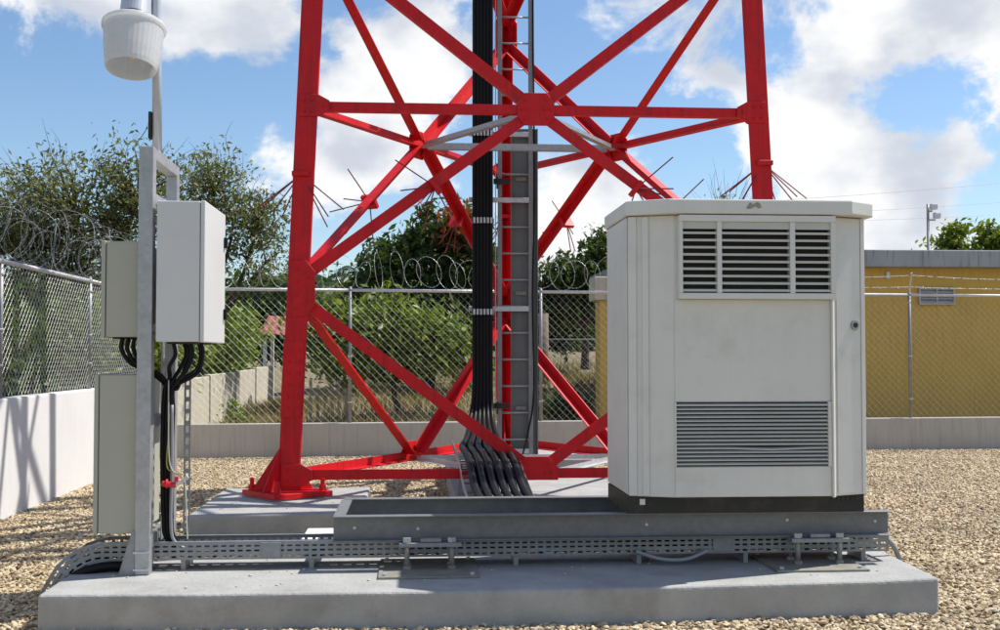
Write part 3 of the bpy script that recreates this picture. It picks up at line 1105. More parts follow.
def support(label, x0, x1, y0, y1, posts, barx):
    t = thing('beam_support', label, 'support', ((x0 + x1) / 2, (y0 + y1) / 2, 0.214), 'adjustable beam supports')
    MB().box(x0, x1, y0, y1, 0.2145, 0.228).build('base_plate', 'steel_dark', t, bevel=0.003)
    for (px_, py_) in posts:
        MB().tube([(px_, py_, 0.228), (px_, py_, 0.392)], 0.016, 10).build('threaded_rod', 'steel_dark', t, smooth=True)
        MB().tube([(px_, py_, 0.385), (px_, py_, 0.412)], 0.027, 6).build('nut', 'galv', t)
        MB().tube([(px_, py_, 0.228), (px_, py_, 0.246)], 0.026, 6).build('nut', 'steel_dark', t)
    MB().box(barx[0], barx[1], 6.885, 7.10, 0.358, 0.3825).build('saddle_bar', 'galv_dull', t, bevel=0.003)
    xm = (barx[0] + barx[1]) / 2
    MB().box(xm - 0.06, xm + 0.065, 6.90, 6.943, 0.3835, 0.408).build('clamp_jaw', 'galv_dull', t, bevel=0.006)
    for (sx, sy) in ((x0 + 0.04, y0 + 0.05), (x1 - 0.04, y0 + 0.05), (x0 + 0.04, y1 - 0.05), (x1 - 0.04, y1 - 0.05)):
        MB().tube([(sx, sy, 0.228), (sx, sy, 0.24)], 0.014, 6).build('plate_bolt', 'galv_light', t)


support('left beam support on a dark base plate, in the cabinet shadow', -0.21, 0.375, 6.665, 7.27, [(-0.044, 6.915), (0.222, 6.915), (-0.044, 7.06), (0.222, 7.06)], (-0.09, 0.28))
support('right beam support on a sunlit base plate near the pad corner', 2.14, 2.70, 6.70, 7.30, [(2.335, 6.915), (2.595, 6.915), (2.335, 7.06), (2.595, 7.06)], (2.29, 2.65))

# ------------------------------------------------------------------ perforated cable tray on the front pad
tr = thing('cable_tray', 'perforated galvanised cable tray lying along the front pad under the beams', 'cable tray', (0.5, 7.15, 0.27))
ROWS = [(0.0, 0.012, False), (0.012, 0.024, True), (0.024, 0.046, False), (0.046, 0.057, True), (0.057, 0.074, False), (0.074, 0.085, True), (0.085, 0.105, False)]
TX0, TX1 = -1.86, 2.96
BENDR = 0.20
blen = BENDR * R(75)


def tpath(y):
    def f(s):
        # s from right end to left, then bends downwards
        x = TX1 - s
        if x >= TX0:
            return Vector((x, y, 0.275))
        a = min((TX0 - x) / BENDR, R(62))
        e = max(0.0, (TX0 - x) - BENDR * R(62))
        return Vector((TX0 - BENDR * math.sin(a) - e * math.cos(a), y - 0.05 * a, 0.275 - BENDR * (1 - math.cos(a)) - e * math.sin(a)))
    return f


def tup(s):
    x = TX1 - s
    if x >= TX0:
        return Vector((0, 0, 1))
    a = min((TX0 - x) / BENDR, R(62))
    return Vector((-math.sin(a), 0, math.cos(a)))


TL = TX1 - TX0 + 0.36
for y, nm in ((7.045, 'side_rail'), (7.30, 'side_rail')):
    mb = MB()
    perforated(mb, tpath(y), tup, ROWS, TL, 0.030, 0.019)
    solid(mb.build(nm, 'tray', tr), 0.003)
    mb = MB()
    pth = tpath(y + (0.006 if y < 7.1 else -0.006))
    pp = [pth(s) + tup(s) * 0.107 for s in np.linspace(0, TL, 60)]
    for a, c in zip(pp[:-1], pp[1:]):
        mb.add([a - Vector((0, .009, 0)), c - Vector((0, .009, 0)), c + Vector((0, .009, 0)), a + Vector((0, .009, 0))], [(0, 1, 2, 3)])
    solid(mb.build('rail_lip', 'galv', tr), 0.003)
mb = MB()
BR = []
for k in range(5):
    BR += [(0.003 + k * 0.0505, 0.003 + k * 0.0505 + 0.022, False), (0.003 + k * 0.0505 + 0.022, 0.003 + (k + 1) * 0.0505, True)]
perforated(mb, tpath(7.045), lambda s: Vector((0, 1, 0)), BR, TL, 0.050, 0.030)
solid(mb.build('tray_floor', 'tray', tr), 0.003)
for x in (-1.38, -0.62, 0.62, 1.38, 2.05, 2.8):
    box('tray_foot', 'tray', tr, x - 0.014, x + 0.014, 7.05, 7.29, 0.214, 0.2725)
for x in (-0.86, 1.9):
    MB().box(x - 0.06, x + 0.06, 7.035, 7.043, 0.285, 0.375).build('joint_plate', 'galv_dull', tr, bevel=0.002, seg=1)
for k, (yy, zz) in enumerate(((7.10, 0.302), (7.15, 0.305), (7.20, 0.30), (7.25, 0.304))):
    pts = [(2.9, yy, zz)] + [(x, yy + random.uniform(-.012, .012), zz + random.uniform(0, .012)) for x in np.linspace(2.4, -1.4, 9)]
    pts += [(-1.80, yy, zz), (-1.96, yy - .02, zz - 0.03), (-2.08, yy - .05, zz - 0.14), (-2.14, yy - .06, 0.0)]
    tag(MB().tube(crom(pts, 5), 0.020, 8).build('tray_cable', 'black', smooth=True), 'black cable laid in the front tray and dipping over its left end', 'cable', 'cables lying in the tray')
tag(MB().tube(crom([(-1.56, 7.06, 0.246), (-1.68, 7.03, 0.247), (-1.85, 7.0, 0.246), (-1.99, 6.98, 0.20), (-2.075, 6.96, 0.11), (-2.13, 6.95, 0.0)], 8), 0.029, 10).build('hose', 'black', smooth=True), 'thick black hose under the tray, curving down over the left pad edge', 'hose')
# loose end bits of mesh and cable at the right
tag(MB().tube(crom([(1.35, 7.0, 0.30), (1.5, 6.985, 0.255), (1.66, 6.99, 0.25), (1.8, 7.0, 0.30)], 8), 0.012, 8).build('cable_loop', 'grey_cable', smooth=True), 'small grey cable loop sagging below the tray under the cabinet', 'cable')
tag(MB().tube(crom([(2.80, 7.2, 0.33), (2.98, 7.22, 0.34), (3.08, 7.24, 0.26), (3.13, 7.25, 0.13), (3.15, 7.26, 0.0)], 8), 0.017, 8).build('conduit', 'galv_dull', smooth=True), 'dull grey flexible conduit dropping off the right end of the tray', 'conduit')

# ================================================================== EQUIPMENT CABINET
cb = thing('equipment_cabinet', 'large off-white outdoor equipment cabinet with louvred front', 'cabinet', (2.03, 7.3, 0.538))
BX0, BX1, BY0, BY1, CZ0, CZ1 = 1.298, 2.772, 6.93, 7.67, 0.645, 2.345
FX0, FX1, FY = 1.556, 2.530, 6.832
body_poly = [(BX0, BY1), (BX0, BY0), (FX0, FY), (FX1, FY), (BX1, BY0), (BX1, BY1)]
body_poly = body_poly[::1]
MB().prism(body_poly, CZ0, CZ1).build('body', 'cabinet', cb, bevel=0.006)
roof_poly = [(1.278, 7.70), (1.278, 6.905), (1.520, 6.765), (2.640, 6.765), (2.822, 6.895), (2.822, 7.70)]
rf = MB().prism(roof_poly, 2.348, 2.437).build('roof', 'cabinet', cb, bevel=0.010)
MB().prism([(1.775, -0.018), (1.79, 0.004), (1.80, 0.018), (1.812, 0.004), (1.83, 0.012), (1.846, 0.022), (1.862, 0.006), (1.87, -0.012), (1.85, -0.018), (1.835, -0.006), (1.815, -0.014), (1.80, -0.022)], 0, 0.002,
           Matrix.Translation((0.21, 6.7635, 2.40)) @ Matrix.Rotation(R(90), 4, 'X')).build('rust_patch', 'rust', rf)
MB().box(1.292, 2.765, 6.945, 7.66, 0.5385, 0.6435).build('plinth', 'black_metal', cb)
box('sticker', 'sticker', cb, 1.365, 1.398, 6.942, 6.9445, 0.59, 0.625)
for k in range(6):
    box('plinth_slot', 'dark', cb, 2.56 + k * 0.03, 2.58 + k * 0.03, 6.940, 6.9445, 0.60, 0.625)
# side panel on the left with a seam, ribs on the chamfer
MB().box(BX0 - 0.010, BX0 - 0.0005, BY0 + 0.02, BY1 - 0.02, CZ0 + 0.01, CZ1 - 0.005).build('side_panel', 'cabinet', cb, bevel=0.003)
A_ = Vector((BX0, BY0, 0))
B_ = Vector((FX0, FY, 0))
cd = (B_ - A_).normalized()
cn = Vector((cd.y, -cd.x, 0))


def chamfer_box(name, m, s0, s1, d0, d1, z0, z1, A=A_, c=cd, n=cn, bev=0.003):
    mt = Matrix.Translation(A) @ Matrix((c, n, UP)).transposed().to_4x4()
    return MB().box(s0, s1, d0, d1, z0, z1, mt).build(name, m, cb, bevel=bev)


chl = (B_ - A_).length
chamfer_box('corner_strip', 'cabinet', 0.0, 0.05, 0.0005, 0.010, CZ0 + 0.005, CZ1 - 0.003)
chamfer_box('corner_rib', 'cabinet', 0.085, 0.125, 0.0005, 0.012, CZ0 + 0.005, CZ1 - 0.003, bev=0.006)
# front door sheet
MB().box(FX0 + 0.004, FX1 - 0.012, FY - 0.008, FY - 0.0005, 1.220, 1.834).build('door_panel', 'cabinet', cb, bevel=0.002)
MB().box(FX0 + 0.004, FX1 - 0.012, FY - 0.008, FY - 0.0005, CZ0 + 0.004, 0.826).build('door_panel', 'cabinet', cb, bevel=0.002)
MB().prism([(FX1 - 0.011, FY - 0.0008), (FX1 - 0.011, FY - 0.032), (FX1 - 0.004, FY - 0.034), (FX1 + 0.018, FY - 0.0008)], CZ0 - 0.004, 1.829).build('door_edge', 'cabinet', cb, bevel=0.001)
# lower louvre grille
gr = MB().box(1.56, 2.500, FY - 0.0030, FY - 0.0006, 0.830, 1.216).build('lower_grille', 'dark', cb)  # near-black sheet on the body paints the shaded gaps between slats
NS = 16
for k in range(NS):
    zc = 0.838 + (k + 0.5) * (0.376 / NS)
    bend = -0.004 if k == 4 else 0
    mb = MB()
    nx = 8
    vs = []
    for q in range(nx + 1):
        x = 1.564 + (2.496 - 1.564) * q / nx
        dz = bend * math.exp(-((q - 5) / 1.4) ** 2) * 2
        vs += [(x, FY - 0.004, zc + 0.004 + dz), (x, FY - 0.018, zc - 0.0035 + dz), (x, FY - 0.018, zc - 0.0095 + dz), (x, FY - 0.004, zc - 0.002 + dz)]
    fs = []
    for q in range(nx):
        a = q * 4
        fs += [(a, a + 4, a + 5, a + 1), (a + 1, a + 5, a + 6, a + 2), (a + 2, a + 6, a + 7, a + 3)]
    mb.add(vs, fs).build('louvre_slat', 'slat', gr)
for x0, x1 in ((FX0 + 0.001, 1.5635), (2.4965, FX1 - 0.0125)):
    MB().box(x0, x1, FY - 0.0205, FY - 0.0007, 0.828, 1.218).build('grille_jamb', 'cabinet', gr)
# upper hooded vent
HX0, HX1, HZ0, HZ1, HY = 1.578, 2.540, 1.836, 2.342, FY - 0.062
hd = MB().box(HX0, HX1, HY, FY - 0.0009, 2.302, HZ1).build('vent_hood', 'cabinet', cb, bevel=0.004)
MB().box(HX0, HX1, HY, FY - 0.0009, HZ0, 1.872).build('hood_rail', 'cabinet', hd, bevel=0.004)
bars = [(HX0, 1.600), (1.808, 1.838), (2.256, 2.288), (2.508, HX1)]
for x0, x1 in bars:
    MB().box(x0 + 0.0005, x1 - 0.0005, HY + 0.001, FY - 0.0009, 1.8725, 2.3015).build('hood_mullion', 'cabinet', hd, bevel=0.002)
MB().box(1.6005, 2.5075, FY - 0.004, FY - 0.0012, 1.8725, 2.3015).build('vent_gap_shade', 'dark', hd)  # dark sheet painted in for the shaded depth behind the slats
for (x0, x1) in ((1.6005, 1.8075), (1.8385, 2.2555), (2.2885, 2.5075)):
    box('blanking_strip', 'slat', hd, x0, x1, HY + 0.012, HY + 0.02, 2.258, 2.301)
    for k in range(9):
        zc = 1.886 + k * 0.0432
        MB().add([(x0, FY - 0.005, zc + 0.014), (x1, FY - 0.005, zc + 0.014), (x1, HY + 0.008, zc + 0.008), (x0, HY + 0.008, zc + 0.008),
                  (x0, FY - 0.005, zc + 0.011), (x1, FY - 0.005, zc + 0.011), (x1, HY + 0.008, zc - 0.006), (x0, HY + 0.008, zc - 0.006)],
                 [(0, 3, 2, 1), (4, 5, 6, 7), (3, 7, 6, 2), (0, 1, 5, 4), (0, 4, 7, 3), (1, 2, 6, 5)]).build('louvre_slat', 'slat', hd)
# right chamfer: panel seam + round lock
A2 = Vector((FX1, FY, 0))
B2 = Vector((BX1, BY0, 0))
c2 = (B2 - A2).normalized()
n2_ = Vector((c2.y, -c2.x, 0))
l2 = (B2 - A2).length
chamfer_box('corner_panel', 'cabinet', 0.035, l2 - 0.035, 0.0005, 0.006, CZ0 + 0.012, CZ1 - 0.006, A2, c2, n2_)
chamfer_box('corner_strip', 'cabinet', l2 - 0.032, l2 - 0.001, 0.0005, 0.010, CZ0 + 0.004, CZ1 - 0.003, A2, c2, n2_)
lp = A2 + c2 * (l2 - 0.085) + Vector((0, 0, 1.683)) + n2_ * 0.006
lk = MB().tube([lp, lp + n2_ * 0.010], 0.031, 20).build('lock', 'brass', cb, bevel=0.002)
MB().tube([lp + n2_ * 0.0105, lp + n2_ * 0.014], 0.016, 12).build('lock_barrel', 'black_metal', lk)

# ================================================================== LEFT EQUIPMENT FRAME
ef = thing('equipment_rack', 'galvanised two-post steel frame standing on the left end of the front pad', 'post frame', (-1.586, 7.3, 0.214))
PX = -1.588
MB().box(PX - 0.042, PX + 0.042, 6.90, 6.984, 0.2145, 2.735).build('post', 'galv', ef, bevel=0.005)
MB().box(PX - 0.036, PX + 0.036, 7.62, 7.692, 0.2145, 2.735).build('post', 'galv', ef, bevel=0.005)
for zz, hh in ((2.700, 0.034), (2.435, 0.032), (1.10, 0.03), (0.40, 0.04)):
    MB().box(PX - 0.032, PX + 0.038, 6.985, 7.619, zz - hh, zz + hh).build('cross_bar', 'galv', ef, bevel=0.004)
for yy in (6.905, 7.63):
    mb = MB()
    mt = Matrix.Translation((0, yy, 0)) @ Matrix.Rotation(R(90), 4, 'X')
    mb.prism([(PX - 0.044, 0.2145), (PX - 0.135, 0.2145), (PX - 0.130, 0.235), (PX - 0.060, 0.47), (PX - 0.044, 0.47)][::-1], -0.012, 0.0, mt)
    mb.build('foot_gusset', 'tray', ef)
for zz in (0.245, 0.345):
    MB().box(PX - 0.05, PX + 0.05, 6.893, 6.8995, zz - 0.006, zz + 0.006).build('strap', 'galv_light', ef)
# vertical perforated strut behind the post
st = MB()
perforated(st, lambda s: Vector((-1.455, 7.42, 0.38 + s)), lambda s: Vector((1, 0, 0)), [(0, 0.012, False), (0.012, 0.030, True), (0.030, 0.042, False)], 1.22, 0.045, 0.030)
perforated(st, lambda s: Vector((-1.455, 7.42, 0.38 + s)), lambda s: Vector((0, 1, 0)), [(0, 0.012, False), (0.012, 0.030, True), (0.030, 0.042, False)], 1.22, 0.045, 0.030)
solid(st.build('perforated_strut', 'galv', ef), 0.003)
st = MB()
perforated(st, lambda s: Vector((-1.535, 7.15, 0.38 + s)), lambda s: Vector((0, 1, 0)), [(0, 0.02, False), (0.02, 0.06, True), (0.06, 0.10, False), (0.10, 0.14, True), (0.14, 0.18, False)], 1.1, 0.045, 0.030)
solid(st.build('perforated_strut', 'galv', ef), 0.003)


def enclosure(label, m, x0, x1, y0, y1, z0, z1, door_side, hinge_n=2):
    t = thing('electrical_enclosure', label, 'electrical box', ((x0 + x1) / 2, (y0 + y1) / 2, z0))
    dt = 0.026
    if door_side > 0:
        b0, b1, d0, d1 = x0, x1 - dt - 0.004, x1 - dt, x1
    else:
        b0, b1, d0, d1 = x0 + dt + 0.004, x1, x0, x0 + dt
    MB().box(b0, b1, y0, y1, z0, z1).build('body', m, t, bevel=0.006)
    MB().box(min(b1, d0) if door_side > 0 else d1, d0 if door_side > 0 else b0, y0 + 0.008, y1 - 0.008, z0 + 0.008, z1 - 0.008).build('door_gasket', 'dark', t)
    d = MB().box(d0, d1, y0 - 0.004, y1 + 0.004, z0 - 0.004, z1 + 0.004).build('door', m, t, bevel=0.006)
    for k in range(hinge_n):
        zc = z0 + (z1 - z0) * (0.22 + 0.56 * k / max(1, hinge_n - 1))
        xh = d1 if door_side > 0 else d0 - 0.02
        MB().box(xh, xh + 0.02, y1 - 0.06, y1 - 0.02, zc - 0.035, zc + 0.035).build('latch', 'black', d, bevel=0.004)
    # gland plate below
    MB().box(x0 + 0.05, x1 - 0.06, y0 + 0.08, y1 - 0.1, z0 - 0.012, z0 - 0.0005).build('gland_plate', 'black_metal', t)
    return t


wbx = enclosure('white steel box with sunlit door, high on the right of the post frame', 'white_box', -1.523, -1.241, 6.90, 7.625, 1.578, 2.412, 1)
ubx = enclosure('upper beige steel box on the left side of the post frame', 'beige_box', -1.853, -1.632, 6.945, 7.55, 1.607, 2.175, -1)
lbx = enclosure('tall lower beige steel box on the left side of the post frame', 'beige_box', -1.884, -1.632, 6.945, 7.55, 0.450, 1.382, -1)
for zz in (1.66, 2.30):
    MB().box(-1.546, -1.5235, 6.93, 6.98, zz - 0.02, zz + 0.02).build('mount_bracket', 'steel_dark', wbx)

# cables from the boxes to the tray
starts = [(-1.44, 7.00), (-1.40, 7.12), (-1.35, 7.05), (-1.33, 7.22), (-1.30, 7.12), (-1.42, 7.3)]
names = ['nearest the post', 'second from the post', 'third from the post', 'fourth from the post', 'farthest from the post', 'hidden behind the others']
for k, (sx, sy) in enumerate(starts):
    bxk = -1.492 + 0.020 * (k % 3)
    byk = 7.06 + 0.032 * (k // 3)
    pts = [(sx, sy, 1.575), (sx + 0.012, sy, 1.50), (sx - 0.02, sy - 0.01, 1.43 - 0.01 * k), (bxk + 0.02, byk, 1.36 - 0.012 * k), (bxk - 0.012, byk, 1.26), (bxk - 0.02, byk, 0.9), (bxk - 0.012, byk + 0.01, 0.55), (bxk + 0.0, byk + 0.04, 0.40), (bxk + 0.10, byk + 0.06, 0.325), (bxk + 0.4, byk + 0.08, 0.31)]
    tag(MB().tube(crom(pts, 8), 0.0125, 8).build('black_cable', 'black', smooth=True), 'black cable from the white box bottom, %s' % names[k], 'cable', 'cables below the white box')
for k in range(3):
    sx = -1.745 + 0.035 * k
    pts = [(sx, 7.03, 1.600), (sx - 0.005, 7.03, 1.53), (sx + 0.05, 7.04, 1.45 - 0.01 * k), (sx + 0.15, 7.06, 1.40 - 0.012 * k), (-1.50 + 0.01 * k, 7.10, 1.31 - .015 * k), (-1.485 + .01 * k, 7.13, 1.15), (-1.49, 7.13, 0.7), (-1.48, 7.14, 0.45), (-1.40, 7.18, 0.33), (-1.1, 7.2, 0.315)]
    tag(MB().tube(crom(pts, 8), 0.0135, 8).build('black_cable', 'black', smooth=True), 'black cable looping from the upper beige box behind the post, %s of three' % ['outer', 'middle', 'inner'][k], 'cable', 'cables below the upper beige box')
tag(MB().tube(crom([(-1.455, 7.05, 1.2), (-1.452, 7.05, 0.8), (-1.455, 7.05, 0.5), (-1.43, 7.06, 0.38), (-1.32, 7.08, 0.325), (-1.1, 7.1, 0.32)], 8), 0.010, 8).build('grey_conduit', 'grey_cable', smooth=True), 'grey conduit beside the black cables curving into the tray', 'conduit')
tag(MB().tube(crom([(-1.470, 7.05, 1.15), (-1.472, 7.03, 1.0), (-1.478, 7.03, 0.84), (-1.44, 7.03, 0.80), (-1.375, 7.03, 0.785)], 8), 0.0035, 6).build('earth_wire', 'earth_wire', smooth=True), 'green-yellow earth wire beside the post frame', 'wire')
tag(MB().tube(crom([(-1.47, 7.02, 1.35), (-1.466, 7.02, 0.95), (-1.45, 7.03, 0.82), (-1.39, 7.03, 0.77), (-1.37, 7.03, 0.755)], 8), 0.004, 6).build('cream_wire', 'cream_wire', smooth=True), 'thin cream wire ending at the red clamp', 'wire')
rc = thing('cable_clamp', 'small red insulated clamp on the cables beside the post frame', 'clamp', (-1.46, 7.03, 0.73))
MB().tube([(-1.50, 7.005, 0.735), (-1.42, 7.005, 0.725)], 0.018, 8).tube([(-1.475, 7.0, 0.735), (-1.465, 7.0, 0.735)], 0.028, 10).build('handle', 'red_plastic', rc, bevel=0.003)
MB().tube([(-1.42, 7.005, 0.725), (-1.385, 7.01, 0.745), (-1.35, 7.01, 0.775)], 0.012, 6).build('jaw', 'galv_light', rc)
MB().box(-1.425, -1.405, 6.995, 7.015, 0.745, 0.775).build('jaw_tip', 'red_plastic', rc)
tag(MB().tube(crom([(-1.372, 7.03, 0.765), (-1.362, 7.03, 0.62), (-1.358, 7.03, 0.5), (-1.352, 7.03, 0.40)], 6), 0.0045, 6).build('hanging_wire', 'cream_wire', smooth=True), 'thin pale wire hanging straight down to the tray', 'wire')

# ------------------------------------------------------------------ yard light
yl = thing('yard_light', 'yard lamp with white ribbed refractor on a thin pole above the boxes', 'lamp', (-1.62, 7.3, 2.735))
MB().tube([(-1.612, 7.30, 2.736), (-1.622, 7.30, 3.35), (-1.634, 7.30, 3.95), (-1.66, 7.27, 4.08), (-1.70, 7.23, 4.12), (-1.737, 7.20, 4.10), (-1.737, 7.20, 3.88)], 0.029, 14).build('pole', 'lamp_metal', yl, smooth=True)
MB().box(-1.66, -1.565, 7.25, 7.35, 2.7355, 2.748).build('pole_foot', 'galv', yl)
MB().box(-1.664, -1.645, 7.27, 7.33, 2.85, 3.02).build('junction_box', 'black_metal', yl, bevel=0.004)
LC = (-1.737, 7.20, 0)
PIV = Vector((-1.737, 7.20, 3.54))
LT = Matrix.Translation(PIV) @ Matrix.Rotation(R(-15), 4, 'X') @ Matrix.Translation(-PIV)
MB().lathe([(0.0, 3.90), (0.06, 3.90), (0.085, 3.84), (0.094, 3.60), (0.094, 3.575), (0.0, 3.575)], LC, 32).build('housing', 'lamp_metal', yl, smooth=False, bevel=0.002)
MB().lathe([(0.100, 3.60), (0.104, 3.585), (0.104, 3.567), (0.098, 3.556)], LC, 32).build('clamp_ring', 'black_metal', yl)
pr_ = [(0.100, 3.572), (0.135, 3.566), (0.178, 3.545), (0.193, 3.532), (0.194, 3.515), (0.182, 3.508), (0.176, 3.46), (0.166, 3.34), (0.156, 3.265), (0.150, 3.238),
       (0.143, 3.238), (0.149, 3.268), (0.159, 3.34), (0.169, 3.46), (0.174, 3.505), (0.12, 3.545), (0.09, 3.55)]
rfo = MB()
seg = 72
o0 = 0
for r_, z_ in pr_:
    for k in range(seg):
        an = 2 * math.pi * k / seg
        rb = r_ * (1 + (0.006 if (k % 2 and 3.25 < z_ < 3.505) else 0))
        rfo.v.append((LC[0] + rb * math.cos(an), LC[1] + rb * math.sin(an), z_))
for i in range(len(pr_) - 1):
    for k in range(seg):
        rfo.f.append((i * seg + k, i * seg + (k + 1) % seg, (i + 1) * seg + (k + 1) % seg, (i + 1) * seg + k))
rfr = rfo.build('refractor', 'refractor', yl)
MB().lathe([(0.0, 3.30), (0.022, 3.305), (0.036, 3.335), (0.038, 3.38), (0.026, 3.45), (0.024, 3.55)], LC, 20).build('bulb', 'cream_wire', yl, smooth=True)

for ch in [c for c in yl.children if c.name.split('.')[0] in ('housing', 'clamp_ring', 'refractor', 'bulb')]:
    for v_ in ch.data.vertices:
        v_.co = LT @ v_.co

# stray pebbles kicked up onto the slabs
sp_mb = MB()
for k in range(90):
    if k < 60:
        px_, py_, pz_ = random.uniform(-1.95, 3.0), random.uniform(6.5, 7.4), 0.214
    else:
        px_, py_, pz_ = random.uniform(-1.7, -0.5), random.uniform(9.2, 10.9), 0.25
    r_ = random.uniform(0.004, 0.011)
    vs_ = [(px_ + r_ * random.uniform(.8, 1.4) * math.cos(a_), py_ + r_ * random.uniform(.8, 1.3) * math.sin(a_), pz_ + r_ * .35) for a_ in (0, 1.05, 2.1, 3.14, 4.2, 5.2)]
    sp_mb.add([(px_, py_, pz_ - 0.002)] + vs_ + [(px_, py_, pz_ + r_)], [(0, 1 + (q + 1) % 6, 1 + q) for q in range(6)] + [(7, 1 + q, 1 + (q + 1) % 6) for q in range(6)])
tag(sp_mb.build('stray_pebbles', pm, smooth=True), 'few stray pebbles scattered on top of the concrete pads', 'gravel', kind='stuff')

# ================================================================== BEYOND THE FENCE
# ochre building
bd = thing('building', 'long ochre building with stained grey concrete roof edge behind the fence', 'building', (9, 22, 0))
MB().box(4.3, 16.0, 20.0, 27.0, -0.02, 3.06).build('wall', 'ochre', bd)
MB().box(4.15, 16.2, 19.75, 27.2, 3.061, 3.365).build('roof', 'roof_conc', bd, bevel=0.02)
vn = MB().box(8.99, 9.655, 19.93, 19.999, 2.40, 2.43).box(8.99, 9.655, 19.93, 19.999, 2.67, 2.70).box(8.99, 9.02, 19.93, 19.999, 2.4305, 2.6695).box(9.625, 9.655, 19.93, 19.999, 2.4305, 2.6695).box(9.31, 9.335, 19.93, 19.999, 2.4305, 2.6695).build('window_frame', 'galv', bd)
box('vent_gap_shade', 'dark', vn, 9.02, 9.625, 19.992, 19.998, 2.4305, 2.6695)  # shade between the vent slats, put in as a dark sheet
for (x0, x1) in ((9.021, 9.3095), (9.3355, 9.6245)):
    for k in range(4):
        zc = 2.445 + k * 0.058
        MB().add([(x0, 19.985, zc + 0.045), (x1, 19.985, zc + 0.045), (x1, 19.935, zc), (x0, 19.935, zc), (x0, 19.985, zc + 0.040), (x1, 19.985, zc + 0.040), (x1, 19.935, zc - 0.006), (x0, 19.935, zc - 0.006)],
                 [(0, 3, 2, 1), (4, 5, 6, 7), (3, 7, 6, 2), (0, 1, 5, 4), (0, 4, 7, 3), (1, 2, 6, 5)]).build('louvre_slat', 'galv_light', vn)
MB().box(8.40, 8.46, 19.93, 19.999, 2.86, 2.985).build('wall_light', 'white_box', bd, bevel=0.006)
pl = thing('gate_pillar', 'ochre pillar with pale cap seen between the tower and the cabinet', 'pillar', (3.45, 20, 0))
MB().box(3.20, 3.9, 19.8, 20.3, -0.02, 2.45).build('shaft', 'ochre', pl, bevel=0.01)
MB().box(3.10, 4.0, 19.72, 20.38, 2.451, 2.86).build('cap', 'precast', pl, bevel=0.02)

# rooftop flood light pole
fl = thing('flood_light_pole', 'thin pole with two small floodlights rising behind the ochre building', 'flood light', (11.04, 28, 0))
fx = 12.88
MB().tube([(fx, 28, 0), (fx, 28, 5.30)], 0.035, 8).build('pole', 'galv_dull', fl, smooth=True)
for (dx, zz) in ((0.10, 5.22), (0.18, 5.00)):
    MB().box(fx + dx - 0.09, fx + dx + 0.09, 27.82, 27.95, zz - 0.075, zz + 0.075).build('lamp_head', 'galv_light', fl, bevel=0.03)
    MB().tube([(fx, 28, zz - 0.1), (fx + dx, 27.96, zz - 0.1)], 0.025, 6).build('arm', 'galv_dull', fl)
tag(MB().tube([(11.85, 28, 2.0), (11.80, 28, 4.1)], 0.02, 5).build('mast', 'galv_dull'), 'thin bare mast left of the floodlight pole', 'mast')
tag(MB().tube([(12.7, 28.3, 2.0), (12.58, 28.3, 4.2)], 0.015, 5).build('mast', 'galv_dull'), 'short leaning mast touching the floodlight pole', 'mast')
for k, (z0_, z1_, lab) in enumerate(((8.0, 11.4, 'topmost faint overhead power line at the right'), (7.4, 10.2, 'middle faint overhead power line at the right'), (7.1, 9.3, 'lowest faint overhead power line at the right'))):
    pts = [(14 + 30 * t, 48 - 6 * t, z0_ + (z1_ - z0_) * t - 0.6 * math.sin(t * math.pi)) for t in np.linspace(0, 1, 14)]
    tag(MB().tube(pts, 0.006, 4).build('power_line', 'galv'), lab, 'power line')

# panel wall running away from the compound corner
pw = thing('panel_wall', 'sunlit pale concrete panel wall receding behind the back fence', 'wall', (-4.1, 25, 0))
py = [17.4, 19.9, 23.2, 26.5, 29.8, 33.1]
for k in range(5):
    zt = 1.06 + 0.025 * k + random.uniform(-.015, .015)
    MB().box(-4.17, -4.06 + random.uniform(-.008, .008), py[k] + 0.015, py[k + 1] - 0.015, -0.1, zt).build('panel', 'precast', pw, bevel=0.012)
    MB().box(-4.19, -4.035, py[k + 1] - 0.0145, py[k + 1] + 0.0145, -0.1, zt + 0.02).build('joint_post', 'precast', pw)
# red roofed shelter
sh_ = thing('shelter', 'small shelter with a red sheet roof and white post beyond the fence', 'shelter', (-3.3, 33.5, 0))
mt = Matrix.Translation((-3.25, 33.5, 2.30)) @ Matrix.Rotation(R(4), 4, 'Y') @ Matrix.Rotation(R(16), 4, 'X')
rr_ = MB()
nn_ = 24
for k in range(nn_):
    x0, x1 = -1.1 + 2.2 * k / nn_, -1.1 + 2.2 * (k + 1) / nn_
    z0_, z1_ = 0.02 * (k % 2), 0.02 * ((k + 1) % 2)
    rr_.add([mt @ Vector(p) for p in ((x0, -1.0, z0_), (x1, -1.0, z1_), (x1, 1.0, z1_), (x0, 1.0, z0_))], [(0, 1, 2, 3)])
solid(rr_.build('roof', 'red_roof', sh_), 0.012)
for x in (-4.2, -2.3):
    MB().box(x - 0.05, x + 0.05, 32.65, 32.75, 0.0, 1.98).build('post', 'white_post', sh_)
MB().box(-4.25, -4.15, 34.3, 34.4, 0.0, 2.40).build('post', 'white_post', sh_)
MB().box(-2.35, -2.25, 34.3, 34.4, 0.0, 2.40).build('post', 'white_post', sh_)
# picket boards
pf = thing('board_fence', 'short run of weathered vertical boards behind the left tower leg', 'fence', (-1.5, 21.5, 0.2))
for k in range(6):
    x = -1.95 + k * 0.13
    h = 1.02 + random.uniform(-0.12, 0.12)
    MB().box(x, x + random.uniform(0.045, 0.075), 21.5, 21.522, 0.1, h).build('board', 'picket', pf)
MB().box(-2.0, -1.15, 21.5225, 21.56, 0.75, 0.83).build('rail', 'picket', pf)
